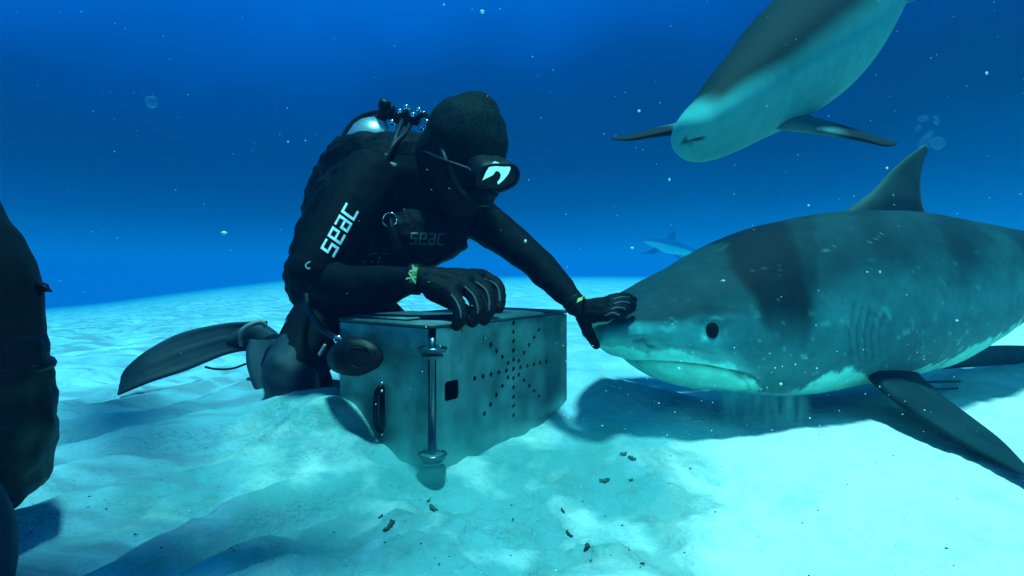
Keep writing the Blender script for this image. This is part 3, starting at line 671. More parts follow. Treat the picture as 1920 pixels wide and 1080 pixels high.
# ------------------------------------------------------------ kneeling diver
def diver():
    root = thing('person', 'kneeling scuba diver in black with a hand on the big shark\'s snout', 'person', tuple(P(600, 740, 1.85)))
    B = Blob()
    # trunk, leaning forward over the box
    B.chain([(P(628, 575, 2.0), .135), (P(640, 500, 1.98), .145), (P(680, 420, 1.93), .155), (P(735, 350, 1.88), .15), (P(790, 310, 1.83), .10)], .2)
    B.chain([(P(690, 345, 1.74), .088), (P(745, 330, 1.80), .11), (P(820, 360, 1.88), .11), (P(885, 405, 1.92), .08)], .2)   # shoulder girdle
    B.chain([(P(790, 330, 1.82), .07), (P(840, 300, 1.76), .068)], .2)                                                            # neck
    B.chain([(P(760, 420, 1.86), .12), (P(800, 440, 1.84), .09)], .3)
    # right arm: shoulder, elbow, wrist
    B.chain([(P(672, 350, 1.72), .080), (P(640, 415, 1.62), .070), (P(590, 495, 1.55), .056), (P(582, 512, 1.53), .054)], .2)
    B.chain([(P(582, 512, 1.53), .054), (P(650, 535, 1.50), .054), (P(720, 530, 1.46), .045), (P(785, 522, 1.43), .033)], .2)
    # left arm reaching for the snout
    B.chain([(P(880, 400, 1.90), .076), (P(940, 440, 1.86), .064), (P(1005, 492, 1.78), .052), (P(1020, 508, 1.74), .050), (P(1050, 540, 1.67), .042), (P(1078, 568, 1.61), .031)], .2)
    # right thigh down to the planted knee, shin back to the foot
    B.chain([(P(620, 585, 1.96), .12), (P(590, 630, 1.84), .105), (P(555, 690, 1.70), .085), (P(545, 712, 1.67), .072)], .2)
    B.chain([(P(545, 712, 1.67), .070), (P(530, 690, 1.85), .062), (P(520, 665, 2.05), .056), (P(508, 645, 2.2), .046)], .2)
    # left thigh and shin behind the box
    B.chain([(P(665, 585, 2.05), .12), (P(720, 620, 1.95), .10), (P(765, 655, 1.92), .075)], .2)
    B.chain([(P(765, 655, 1.92), .068), (P(720, 640, 2.15), .06), (P(660, 630, 2.35), .045)], .2)
    B.ball(P(662, 640, 2.4), .05)
    # head under the hood
    B.ball(P(876, 262, 1.72), .108); B.ball(P(893, 300, 1.70), .074)
    body = B.build('body', M['suit'], root, .011, 8, fold=.0045, fscale=11)
    # hood: skull, peak, bib over the neck
    Hd = Blob()
    Hd.chain([(P(870, 250, 1.73), .116), (P(882, 262, 1.71), .116), (P(896, 292, 1.69), .088)], .12)
    Hd.chain([(P(890, 220, 1.72), .080), (P(902, 205, 1.72), .050), (P(912, 186, 1.72), .018)], .12)
    Hd.chain([(P(858, 285, 1.74), .105), (P(856, 335, 1.74), .098), (P(868, 372, 1.76), .060)], .12)
    Hd.chain([(P(842, 275, 1.75), .092), (P(815, 300, 1.78), .075)], .12)
    hood = Hd.build('hood', M['hood'], root, .009, 16, fold=.003, fscale=9)
    # mask
    Mk = P(929, 325, 1.585)
    n_ = Vector((.42, -.76, -.50)).normalized(); rr = Vector((.76, .60, .22)); rr = (rr-n_*rr.dot(n_)).normalized(); vv = rr.cross(n_)
    vv = vv if vv.z > 0 else -vv
    def ml(x, y, z=0): return Mk+rr*x+vv*y+n_*z
    ol = [(-.066, -.030), (-.072, -.008), (-.066, .016), (-.048, .032), (-.02, .038), (.01, .036), (.04, .034), (.062, .020), (.070, -.004), (.062, -.028), (.038, -.042), (.012, -.050), (-.012, -.050), (-.038, -.040)]
    V = []; Fc = []; q_ = catmull([(*p_, 0) for p_ in ol+ol[:1]], 43)[:42]; m_ = 42
    for z_, k_ in ((.016, .90), (.018, .97), (.010, 1.0), (-.02, .96), (-.055, .86), (-.085, .8)):
        for x_, y_, _ in q_: V.append(ml(x_*k_*.95, y_*k_*.95, z_))
    for i_ in range(5):
        for j_ in range(m_): Fc.append((i_*m_+j_, i_*m_+(j_+1) % m_, (i_+1)*m_+(j_+1) % m_, (i_+1)*m_+j_))
    Fc.append(tuple(range(m_))[::-1]); Fc.append(tuple(range(5*m_, 6*m_)))
    mo = link('mask', mesh(V, Fc), M['rubber'], root)
    nb_ = Blob(); nb_.chain([(ml(0, -.042, .010), .010), (ml(0, -.052, .008), .015), (ml(0, -.062, -.004), .016)], .2); nb_.build('nose_pocket', M['rubber'], mo, .004, 3)
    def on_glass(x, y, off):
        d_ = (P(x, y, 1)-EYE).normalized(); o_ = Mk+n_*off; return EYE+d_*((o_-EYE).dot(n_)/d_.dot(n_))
    glint_ = [(904, 338), (911, 322), (919, 309), (927, 302), (934, 304), (941, 311), (950, 310), (956, 308), (957, 316), (953, 326), (945, 336), (934, 346), (932, 341), (937, 335), (939, 328), (936, 322), (930, 320), (924, 328), (914, 333)]  # outline of the reflection on the mask glass, made as a mirror piece
    lp = [on_glass(x, y, .0205) for x, y in glint_]
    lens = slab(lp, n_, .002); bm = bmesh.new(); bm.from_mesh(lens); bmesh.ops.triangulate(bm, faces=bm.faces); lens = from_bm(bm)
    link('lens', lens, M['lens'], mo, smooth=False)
    ring = [ml(x*.86, y*.86, .019) for x, y in ol]; ring.append(ring[0])
    link('lens_frame', tube(ring, .0050, 8, 90), M['rubber'], mo)
    link('mask_strap', tube([ml(-.07, .0, -.02), P(880, 318, 1.585), P(830, 300, 1.61), P(795, 285, 1.70)], [.006, .006, .006, .006], 8), M['rubber'], root)
    # vest
    Ve = Blob()
    Ve.chain([(P(622, 520, 2.0), .16), (P(650, 455, 1.96), .172), (P(690, 390, 1.92), .178), (P(740, 345, 1.87), .150)], .15)
    Ve.chain([(P(745, 440, 1.80), .105), (P(790, 445, 1.79), .10), (P(838, 440, 1.84), .075)], .2)
    Ve.chain([(P(640, 540, 1.86), .10), (P(700, 520, 1.84), .105), (P(760, 500, 1.84), .09)], .2)
    Ve.chain([(P(705, 335, 1.76), .098), (P(750, 300, 1.80), .09), (P(790, 290, 1.83), .07)], .2)
    Ve.chain([(P(852, 375, 1.86), .09), (P(888, 395, 1.88), .07), (P(905, 415, 1.87), .05)], .2)
    Ve.chain([(P(655, 300, 2.04), .085), (P(625, 365, 2.06), .10), (P(615, 430, 2.08), .095)], .2)     # wing behind the back
    Ve.chain([(P(640, 300, 1.92), .06), (P(668, 285, 1.86), .058), (P(710, 282, 1.82), .058), (P(750, 275, 1.80), .052)], .2)
    vest = Ve.build('vest', M['vest'], root, .010, 4, fold=.010, fscale=16)
    # lettering on the sleeve and on the chest
    cam_dir = lambda p: (p-EYE).normalized()
    bodyv = body
    p = P(638, 430, 1.6); a = R(61)
    # sleeve of smooth neoprene the print sits on
    Sl = Blob(); Sl.chain([(P(690, 335, 1.70), .088), (P(655, 395, 1.62), .080), (P(612, 462, 1.55), .068), (P(584, 508, 1.51), .062)], .15)
    Sl.ball(P(578, 508, 1.50), .056)
    sl = Sl.build('sleeve', M['suit'], root, .008, 6, fold=.002, fscale=14)
    me = square_letters('seac', .142, .042, p, (math.cos(a), 0, math.sin(a)), (-math.sin(a), 0, math.cos(a)), sl, cam_dir(p))
    link('lettering', me, M['print'], root, smooth=False)
    p = P(802, 448, 1.7)
    me = square_letters('seac', .105, .036, p, (1, 0, -.03), (0, 0, 1), vest, cam_dir(p)); link('lettering', me, M['printdim'], root, smooth=False)
    # elbow patch mark, badge, D-ring, pocket trim
    def patch_(name, target, pts, m_, r=.003, n=None):
        q = [surf(target, P(x, y, 1.6), cam_dir(P(x, y, 1.6)), (r if not hasattr(r, '__len__') else .003)*.6)[0] for x, y in pts]; return link(name, tube(q, r, 8, n), m_, root)
    patch_('elbow_mark', sl, [(582, 491), (576, 494), (573, 499), (577, 504), (582, 503)], M['badge'], .0022)
    patch_('chest_badge', vest, [(720, 306), (735, 309), (750, 312)], M['badge'], [.003, .008, .003])
    patch_('pocket_zip', vest, [(692, 478), (705, 475), (732, 475)], M['piping'], .0025)
    for x in (683, 697, 710): patch_('stud', vest, [(x-1, 491), (x+1, 491)], M['badge'], .0025)
    dr = surf(vest, P(731, 412, 1.6), cam_dir(P(731, 412, 1.6)), .012)[0]
    link('d_ring', tube([dr+Vector((.020*math.cos(a_), -.002, .020*math.sin(a_))) for a_ in np.linspace(0, 2*math.pi, 24)], .0028, 8, 60), M['chrome'], root)
    0 and patch_('harness_strap', vest, [(770, 305), (760, 350), (765, 400), (778, 440), (770, 480)], M['rubber'], .011, 30)
    patch_('waist_strap', vest, [(612, 560), (680, 548), (760, 530)], M['rubber'], .014, 30)
    0 and patch_('chest_strap', vest, [(690, 415), (740, 412), (800, 408), (850, 402)], M['rubber'], .009, 30)
    patch_('inflator_hose', vest, [(725, 290), (712, 340), (722, 380), (735, 430), (748, 470)], M['rubber'], .012, 40)

    # gloves
    def glove(wr, palm, fingers, thumb, cuffmat, rad, voxel=.0032, normal=None, knuckle_lines=True, wristr=.033):
        g = Blob()
        g.chain([(wr[0], wristr), (wr[1], wristr*.92)], .15)
        for a_, b2, r0, r1 in palm: g.chain([(a_, r0), ((a_+b2)/2, (r0+r1)*.5), (b2, r1)], .15)
        for f in fingers: g.chain([(q, rad*s) for q, s in zip(f, (1.28, 1.16, 1.02, .86))], .18)
        g.chain([(q, rad*s) for q, s in zip(thumb, (1.6, 1.25, 1.08, .9))], .18)
        g.chain([(f[0], rad*1.35) for f in fingers], .15)
        go = g.build('glove', M['glove'], root, voxel, 4, fold=.0012, fscale=60)
        for f in fingers:
            q = []
            for a_ in catmull([list(x) for x in f], 12):
                h = surf(go, Vector(a_), cam_dir(Vector(a_))*1, .0005)[0]; q.append(h)
            if knuckle_lines: link('piping', tube(q[1:10], .0028, 6, 30), M['piping'], go)
        return go
    def label_patch(name, target, quad, m_, par, off=.0012, n_=8):
        V = []; Fc = []
        for a_ in range(n_+1):
            for b_2 in range(n_+1):
                u_, v_ = a_/n_, b_2/n_; x_ = (quad[0][0]*(1-u_)+quad[3][0]*u_)*(1-v_)+(quad[1][0]*(1-u_)+quad[2][0]*u_)*v_; y_ = (quad[0][1]*(1-u_)+quad[3][1]*u_)*(1-v_)+(quad[1][1]*(1-u_)+quad[2][1]*u_)*v_
                V.append(surf(target, P(x_, y_, 1.5), cam_dir(P(x_, y_, 1.5)), off)[0])
        for a_ in range(n_):
            for b_2 in range(n_): i_ = a_*(n_+1)+b_2; Fc.append((i_, i_+1, i_+n_+2, i_+n_+1))
        bm = bmesh.new(); bm.from_mesh(mesh(V, Fc)); bmesh.ops.solidify(bm, geom=bm.faces[:], thickness=.0008)
        return link(name, from_bm(bm), m_, par, smooth=False)
    # right hand over the edge of the box lid
    K = [P(903, 520, 1.50), P(886, 524, 1.455), P(866, 533, 1.42), P(843, 548, 1.395)]
    fg = [[K[0], P(930, 535, 1.475), P(937, 560, 1.45), P(935, 578, 1.43)],
          [K[1], P(912, 546, 1.42), P(917, 578, 1.395), P(908, 600, 1.385)],
          [K[2], P(888, 555, 1.39), P(896, 584, 1.368), P(886, 604, 1.362)],
          [K[3], P(858, 570, 1.365), P(864, 594, 1.345), P(856, 610, 1.345)]]
    W0 = P(782, 523, 1.435); W1 = P(806, 524, 1.435)
    gr = glove((W0, W1), [(W1, K[0], .031, .023), (W1, K[1], .033, .023), (W1, K[2], .033, .022), (P(808, 535, 1.42), K[3], .030, .020)],
               fg, [P(812, 545, 1.45), P(838, 562, 1.47), P(858, 574, 1.50), P(875, 582, 1.54)], 'cuff', .0165)
    # knuckle guard on the back of the hand
    q = [surf(gr, P(x, y, 1.45), cam_dir(P(x, y, 1.45)), .001)[0] for x, y in [(846, 512), (826, 526), (818, 540), (832, 546), (846, 545)]]
    0 and link('knuckle_guard', tube(q, .003, 8, 50), M['piping'], gr)
    cf = lathe(P(768, 523, 1.44), P(788, 524, 1.435)-P(768, 523, 1.44), [(0, .036), (.002, .0385), (.026, .0385), (.028, .036)], 30); cuff = link('cuff', cf, M['rubber'], gr); label_patch('cuff_label', cuff, [(767, 530), (774, 502), (791, 500), (785, 528)], M['cuff'], gr)
    me = lettering('XX', .034, P(777, 514, 1.4), (math.cos(R(66)), 0, math.sin(R(66))), (-math.sin(R(66)), 0, math.cos(R(66))), cuff, cam_dir(P(777, 514, 1.4)), .0028, xs=.8)
    link('cuff_mark', me, M['cuffprint'], gr, smooth=False)
    # left hand laid on the snout
    K = [P(1146, 563, 1.535), P(1147, 572, 1.520), P(1143, 582, 1.510), P(1136, 592, 1.505)]
    fg = [[K[0], P(1158, 559, 1.545), P(1174, 557, 1.560), P(1188, 562, 1.565)],
          [K[1], P(1160, 567, 1.523), P(1176, 567, 1.530), P(1187, 572, 1.535)],
          [K[2], P(1155, 577, 1.508), P(1168, 578, 1.510), P(1178, 583, 1.515)],
          [K[3], P(1146, 587, 1.500), P(1157, 589, 1.500), P(1166, 594, 1.505)]]
    W0 = P(1074, 566, 1.615); W1 = P(1092, 580, 1.575)
    gl = glove((W0, W1), [(W1, K[0], .026, .013), (W1, K[1], .028, .015), (W1, K[2], .028, .016), (P(1096, 590, 1.565), K[3], .026, .015)],
               fg, [P(1092, 592, 1.565), P(1100, 615, 1.55), P(1109, 633, 1.54), P(1118, 648, 1.535)], 'yellow', .0128, wristr=.031)
    ya = P(1078, 570, 1.605); yb = P(1088, 578, 1.585)
    cf = lathe(ya, yb-ya, [(0, .029), (.001, .0318), (.006, .0318), (.007, .029)], 30); cuff = link('cuff', cf, M['rubber'], gl); label_patch('cuff_label', gl, [(1081, 568), (1084, 560), (1099, 554), (1096, 561)], M['yellow'], gl, .002)
    # swim fins
    def swimfin(top, bot, name='swim_fin'):
        secs = [(a_, b2, th) for (a_, b2, th) in [(top[i], bot[i], .03-.022*i/(len(top)-1)) for i in range(len(top))]]
        V = []; Fc = []; n = 50; m = 14
        A = catmull([[*a_, *b2, th] for a_, b2, th in secs], n)
        for i, q in enumerate(A):
            a_, b2 = Vector(q[:3]), Vector(q[3:6]); ch = b2-a_
            sp_ = Vector(A[min(i+1, n-1)][:3])-Vector(A[max(i-1, 0)][:3]); nn = ch.cross(sp_).normalized()
            for s in (1, -1):
                for j in range(m+1):
                    x = j/m if s == 1 else 1-j/m
                    rail = math.exp(-((x-.04)/.03)**2)+math.exp(-((x-.96)/.03)**2)+.4*math.exp(-((x-.5)/.03)**2)
                    V.append(a_+ch*x+nn*s*(q[6]*.25+q[6]*.45*rail))
        k = 2*(m+1)
        for i in range(n-1):
            for j in range(k): Fc.append((i*k+j, i*k+(j+1) % k, (i+1)*k+(j+1) % k, (i+1)*k+j))
        Fc.append(tuple(range(k))[::-1]); Fc.append(tuple(range((n-1)*k, n*k)))
        return link(name, mesh(V, Fc), M['fin'], root)
    top = [P(500, 604, 2.16), P(470, 603, 2.15), P(420, 607, 2.13), P(340, 625, 2.08), P(278, 657, 2.03), P(240, 688, 2.0), P(228, 706, 1.99)]
    bot = [P(505, 648, 2.2), P(470, 656, 2.16), P(420, 666, 2.10), P(350, 694, 2.04), P(285, 715, 1.98), P(240, 733, 1.95), P(221, 741, 1.94)]
    sf = swimfin(top, bot)
    fp = Blob(); fp.chain([(P(500, 640, 2.17), .052), (P(478, 622, 2.16), .040), (P(450, 630, 2.14), .03), (P(430, 640, 2.12), .018)], .2, flat=(0, 1, 0), k=.8)
    fp.build('foot_pocket', M['fin'], sf, .007, 5)
    link('fin_strap', tube([P(453, 648, 2.10), P(452, 626, 2.09), P(466, 611, 2.09), P(488, 604, 2.11), P(499, 612, 2.12)], [.008, .010, .010, .009, .007], 10), M['finedge'], sf)
    link('fin_cord', tube([P(385, 688, 2.06), P(405, 692, 2.05), P(435, 691, 2.06), P(462, 682, 2.08)], .004, 8), M['rubber'], sf)
    # other fin: folded down beside the planted knee
    top = [P(470, 640, 2.02), P(463, 660, 1.98), P(464, 690, 1.9), P(475, 722, 1.8), P(492, 748, 1.74)]
    bot = [P(560, 640, 1.98), P(590, 665, 1.92), P(615, 690, 1.84), P(625, 722, 1.76), P(618, 748, 1.70)]
    swimfin(top, bot)
    kn = Blob(); kn.chain([(P(556, 668, 1.74), .08), (P(545, 700, 1.68), .083), (P(552, 725, 1.66), .07)], .2); kn.build('knee_pad', M['fin'], root, .009, 5, fold=.005, fscale=12)
    patch2 = tube([P(537, 600, 1.79), P(532, 625, 1.75), P(526, 648, 1.70)], .0035, 8); link('suit_seam', patch2, M['piping'], root)
    return root, vest
diver_root, vest = diver()

# ------------------------------------------------------------ scuba set on the diver's back
def scuba():
    a = P(703, 260, 1.93); b2 = P(650, 450, 2.10); ax = (b2-a).normalized()
    root = thing('scuba_tank', 'shiny steel scuba tank strapped to the kneeling diver\'s back', 'scuba tank', tuple(a))
    L = (b2-a).length+.10; r = .090
    prof = [(-.075, .018), (-.066, .022), (-.058, .040), (-.045, .060), (-.025, .076), (0, .084), (.02, r), (L-.06, r), (L-.03, r*.93), (L, r*.55)]
    link('cylinder', lathe(a, ax, prof, 48), M['tank'], root)
    for s in (.12, .30):
        link('tank_band', lathe(a+ax*s, ax, [(0, r+.001), (.003, r+.006), (.045, r+.006), (.048, r+.001)], 40), M['rubber'], root)
    vp = a-ax*.085
    v = link('valve', lathe(vp+ax*.03, -ax, [(0, .02), (.02, .02), (.022, .014), (.05, .014), (.052, .019), (.075, .019), (.08, .010)], 20), M['rubber'], root)
    link('valve_knob', lathe(P(733, 214, 1.9), P(722, 200, 1.9)-P(733, 214, 1.9), [(-.02, .010), (0, .022), (.008, .026), (.018, .026), (.024, .018)], 20), M['rubber'], v)
    fs = P(762, 222, 1.86); d_ = Vector((.75, -.3, -.2)).normalized()
    f = link('first_stage', lathe(fs-d_*.04, d_, [(0, .012), (.003, .022), (.03, .022), (.032, .027), (.06, .027), (.063, .018), (.085, .017), (.09, .010)], 24), M['rubber'], root)
    for x, y, rr_ in [(750, 210, .009), (762, 203, .010), (785, 206, .008), (775, 218, .011), (795, 212, .007), (800, 230, .009), (790, 240, .008), (735, 230, .009)]:
        link('port_plug', lathe(P(x, y+3, 1.83), Vector((.1, -.5, .8)), [(0, rr_), (rr_, rr_), (rr_*1.5, rr_*.6), (rr_*1.7, .001)], 12), M['chrome'], f)
    for pts, rr_ in [([P(775, 225, 1.84), P(800, 215, 1.80), P(820, 245, 1.70), P(835, 300, 1.62), P(866, 362, 1.62), P(896, 368, 1.63)], .0095),
                    ([P(755, 225, 1.84), P(745, 250, 1.76), P(735, 272, 1.72), P(700, 300, 1.70)], .0095),
                    ([P(770, 230, 1.86), P(760, 250, 1.76), P(740, 270, 1.70), P(725, 295, 1.68)], .009),
                    ([P(752, 215, 1.90), P(700, 212, 2.0), P(655, 238, 2.0), P(622, 320, 1.96), P(600, 400, 1.9)], .009),
                    ([P(600, 400, 1.9), P(590, 470, 1.80), P(575, 560, 1.66), P(600, 612, 1.52), P(640, 640, 1.44)], .0085)]:
        link('hose', tube(pts, rr_, 10, 50), M['rubber'], root)
    # regulator held in the mouth
    m_ = Blob(); m_.chain([(P(893, 364, 1.64), .022), (P(908, 370, 1.60), .028), (P(917, 368, 1.58), .020)], .2); m_.build('mouth_regulator', M['rubber'], root, .005, 3)
    # spare second stage hanging before the box
    g = Blob(); nr = Vector((.15, -1, .1)).normalized()
    g.chain([(P(640, 672, 1.40), .036), (P(662, 668, 1.37), .048), (P(688, 668, 1.355), .038), (P(711, 671, 1.345), .010)], .12, flat=nr, k=.62)
    g.chain([(P(655, 652, 1.38), .024), (P(640, 640, 1.42), .014)], .2)
    so = g.build('spare_regulator', M['rubber'], root, .004, 4)
    link('purge_ring', tube([P(672, 668, 1.335)+Vector((.026*math.cos(t_), 0, .026*math.sin(t_))) for t_ in np.linspace(0, 2*math.pi, 24)], .002, 8, 50), M['rubber'], so)
    link('hose_fitting', lathe(P(632, 632, 1.42), P(642, 645, 1.40)-P(632, 632, 1.42), [(0, .008), (.004, .012), (.016, .012), (.018, .009), (.026, .009)], 14), M['chrome'], so)
    link('hose_clip', tube([P(598, 666, 1.45), P(610, 646, 1.45)], .004, 8), M['badge'], root)
    return root
scuba()

# ------------------------------------------------------------ second diver, cut by the left edge
def side_diver():
    root = thing('person', 'dark-suited diver at the left edge, only one flank in view', 'person', tuple(P(-80, 1040, .92)))
    D = .92
    B = Blob()
    B.chain([(P(-210, 200, D+.10), .10), (P(-215, 235, D+.1), .115), (P(-190, 300, D+.08), .07)], .2)          # head, neck
    B.chain([(P(-185, 270, D+.05), .085), (P(-165, 370, D+.02), .104), (P(-140, 475, D), .122), (P(-108, 550, D), .132), (P(-104, 640, D), .131), (P(-102, 700, D), .128)], .2)
    B.chain([(P(-260, 430, D+.1), .12), (P(-200, 560, D+.1), .14), (P(-180, 700, D+.1), .14)], .25)
    B.chain([(P(-190, 400, D-.05), .06), (P(-200, 540, D-.2), .05), (P(-200, 620, D-.3), .045), (P(-320, 640, D-.35), .035)], .25)
    body = B.build('body', M['suit_grey'], root, .012, 6, fold=.004, fscale=9)
    T_ = Blob()
    T_.chain([(P(-88, 705, D), .132), (P(-94, 760, D), .134), (P(-98, 835, D), .146), (P(-120, 890, D+.02), .122), (P(-150, 920, D+.1), .10)], .2)
    T_.chain([(P(-100, 880, D), .11), (P(-200, 940, D-.05), .10), (P(-330, 1000, D-.1), .08)], .2)
    T_.chain([(P(-200, 800, D+.1), .14), (P(-320, 900, D+.2), .11), (P(-380, 960, D+.25), .08)], .25)
    T_.build('trousers', M['rubber'], root, .012, 6, fold=.010, fscale=14)
    S_ = Blob(); S_.chain([(P(-90, 930, D-.02), .07), (P(-72, 1000, D-.1), .073), (P(-72, 1060, D-.14), .07), (P(-76, 1130, D-.16), .06)], .2, flat=(0, 1, 0), k=.6)
    S_.build('swim_fin', M['fin'], root, .008, 5)
    link('strap_end', foil([(P(74, 526, D+.01), P(74, 558, D+.01), .014), (P(84, 532, D-.01), P(84, 548, D-.01), .012), (P(98, 546, D-.01), P(97, 548, D-.01), .004)], nspan=20, nch=10), M['rubber'], root)
    link('weight_belt', tube([P(-104+ 150*math.cos(a_)*1.05, 694, D)+Vector((0, -.130*math.sin(a_), 0)) for a_ in np.linspace(0, 2*math.pi, 24)], .009, 8, 80), M['rubber'], root)
    Hh_ = Blob(); Hh_.ball(P(-210, 195, D+.10), (.112, .118, .12)); Hh_.build('hood', M['hood'], root, .009, 4)
side_diver()

# ------------------------------------------------------------ sharks added overhead, out of view, to cast shadows on the sand at left
def shadow_shark(c0, heading, L, label):
    hd = Vector((*heading, 0)).normalized(); Zv = Vector((0, 0, 1)); c0 = Vector(c0); lt = hd.cross(Zv)
    prof = [(0, .004, .004), (.01, .02, .015), (.05, .045, .035), (.12, .065, .06), (.25, .08, .085), (.38, .082, .09), (.52, .066, .078), (.68, .042, .05), (.82, .018, .024), (.9, .010, .012)]
    st = [(c0-hd*s_*L+lt*.04*L*math.sin(s_*4), w*L, h*L, h*L, Zv) for s_, w, h in prof]
    Vv, c, Ls, U, T, th = shark_body(st, 90, 40); low = (1-np.cos(th))[None, :]/2*np.ones((90, 1)); kk = sst(low, .4, .6)[..., None]
    root = thing('shark', label, 'shark', tuple(c[40]))
    link('body', body_mesh(Vv, DARK*(1-kk)+PALE*kk, 'shark_body'), M['shark'], root)
    q = lambda s_, x, z: c0-hd*s_*L+lt*(.04*L*math.sin(s_*4)+x*L)+Zv*z*L
    def fin(name, secs):
        me = foil(secs, nspan=20, nch=10); paint(me, DARK); link(name, me, M['shark'], root)
    fin('dorsal_fin', [(q(.34, 0, .07), q(.46, 0, .07), .02*L), (q(.40, 0, .13), q(.46, 0, .11), .012*L), (q(.45, 0, .17), q(.465, 0, .16), .002*L)])
    for sg in (1, -1): fin('pectoral_fin', [(q(.26, .05*sg, -.04), q(.36, .05*sg, -.04), .02*L), (q(.33, .14*sg, -.06), q(.39, .12*sg, -.06), .012*L), (q(.41, .21*sg, -.08), q(.42, .205*sg, -.08), .002*L)])
    fin('tail_fin', [(q(.86, 0, -.02), q(.92, 0, -.01), .012*L), (q(.90, 0, .06), q(.95, 0, .06), .01*L), (q(1.0, 0, .17), q(1.01, 0, .165), .002*L)])
shadow_shark((.05, .62, 2.35), (.95, .22), 2.1, 'unseen shark added overhead to shade the left foreground')
shadow_shark((-1.25, 1.60, 2.5), (-.6, .7), 1.5, 'smaller unseen shark added overhead to shade the rippled sand at left')

# ------------------------------------------------------------ things lying on the sand
def ground_at(px, py):
    d = .45*F/max(py-HY, 20)
    for _ in range(30):
        p = P(px, py, d); e = p.z-gz(p.x, p.y); d += e*d/H*.8
    return P(px, py, d)
def scrap(px, py, size, ang, bend=.5, curl=0):
    p = ground_at(px, py); l = size*.62*p.y/F; bend *= .5
    q = []
    for i in range(6):
        s = (i/5-.5)*l; a = R(ang)+bend*s/l*2
        x = p.x+math.cos(a)*s; y_ = p.y+math.sin(a)*s*1.5; q.append(Vector((x, y_, gz(x, y_)+.003+curl*.004*(i % 2))))
    rr_ = l*.17
    me = tube(q, [rr_*.4, rr_, rr_*1.2, rr_*.8, rr_*.9, rr_*.3], 7, 18)
    for v in me.vertices: v.co += Vector((noise.noise(v.co*220), noise.noise(v.co*220+Vector((9, 0, 0))), noise.noise(v.co*220+Vector((0, 9, 0)))*.6))*rr_*1.5
    return me
SC = [(732, 990, 42, 60, 1.4, 'curled dark weed scrap on the sand below the box, the largest one'),
      (714, 971, 16, 10, .3, 'short weed scrap just above the large curled one'),
      (803, 913, 14, 60, .3, 'weed scrap just under the hinge corner of the box'),
      (812, 957, 30, -35, .8, 'ragged weed scrap on the sand straight below the box corner'),
      (962, 976, 14, 85, .2, 'small seed-like dark scrap lying upright below the box middle'),
      (1102, 1026, 34, 70, 1.0, 'tufted green weed clump near the bottom edge on pale sand'),
      (1107, 1054, 10, 30, .2, 'tiny dark speck of weed under the tufted clump'),
      (1170, 853, 24, 20, .8, 'dark weed scrap on churned sand right of the box'),
      (1185, 862, 26, -30, .8, 'long weed scrap trailing off the churned sand toward the shark'),
      (1135, 905, 34, 15, 1.2, 'curved green weed scrap at the rim of the churned sand'),
      (1184, 902, 16, 20, .4, 'little weed scrap at the right rim of the churned sand'),
      (1055, 960, 16, -50, .5, 'thin weed scrap in the churned sand below the shark\'s snout'),
      (1068, 1000, 22, -40, .7, 'weed scrap at the lower rim of the churned sand'),
      (310, 838, 14, -10, .3, 'lone dark scrap on the rippled sand under the swim fin'),
      (101, 772, 18, 25, .2, 'dark pebble-like scrap beside the diver at the left edge'),
      (254, 1005, 12, 0, .2, 'faint scrap in the shaded sand at bottom left'),
      (1204, 1060, 18, 5, .3, 'pale green scrap on bright sand near the bottom edge'),
      (1295, 880, 10, -30, .2, 'tiny scrap alone on the bright sand under the big shark')]
for px, py, s, a, bd, lab in SC:
    me = scrap(px, py, s, a, bd); o = link('weed_scrap', me, M['weed']); tag(o, lab, 'weed scrap', 'weed scraps on the sand')
V = []; Fc = []; k_ = 0
for _ in range(700):
    dy_ = .75+2.0*random.random()**1.6; xx = random.uniform(-1, 1)*(.9*dy_+.1); r_ = random.uniform(.0006, .0019)
    zz = gz(xx, dy_)+r_*.3; sx_, sy_, sz_ = random.uniform(.6, 1.8), random.uniform(.6, 1.4), random.uniform(.4, .8)
    for v in ICO_V[:12]: V.append((xx+v[0]*r_*sx_, dy_+v[1]*r_*sy_, zz+v[2]*r_*sz_))
    Fc += [tuple(i+k_ for i in f) for f in HULL]; k_ += 12
me = mesh(V, Fc); me.materials.append(M['coralbit']); me.materials.append(M['weed'])
o = bpy.data.objects.new('shell_fragments', me); C.objects.link(o)
me.polygons.foreach_set('material_index', [int((i//len(HULL)) % 5 < 3) for i in range(len(me.polygons))])
tag(o, 'tiny shell crumbs and dark grit strewn over the near sand', 'shell grit', kind='stuff')
# two thin rods lying behind the pectoral fin
for (x0, y0, x1, y1, lab) in [(1700, 722, 1800, 721, 'upper of two thin rods on the sand behind the big shark\'s fin'), (1725, 738, 1795, 734, 'lower of two thin rods on the sand behind the big shark\'s fin')]:
    g0, g1 = ground_at(x0, y0), ground_at(x1, y1)
    o = link('thin_rod', tube([g0+Vector((0, 0, .012)), (g0+g1)/2+Vector((0, 0, .012)), g1+Vector((0, 0, .012))], .0045, 8), M['steel_dark']); tag(o, lab, 'rod', 'thin rods behind the shark')

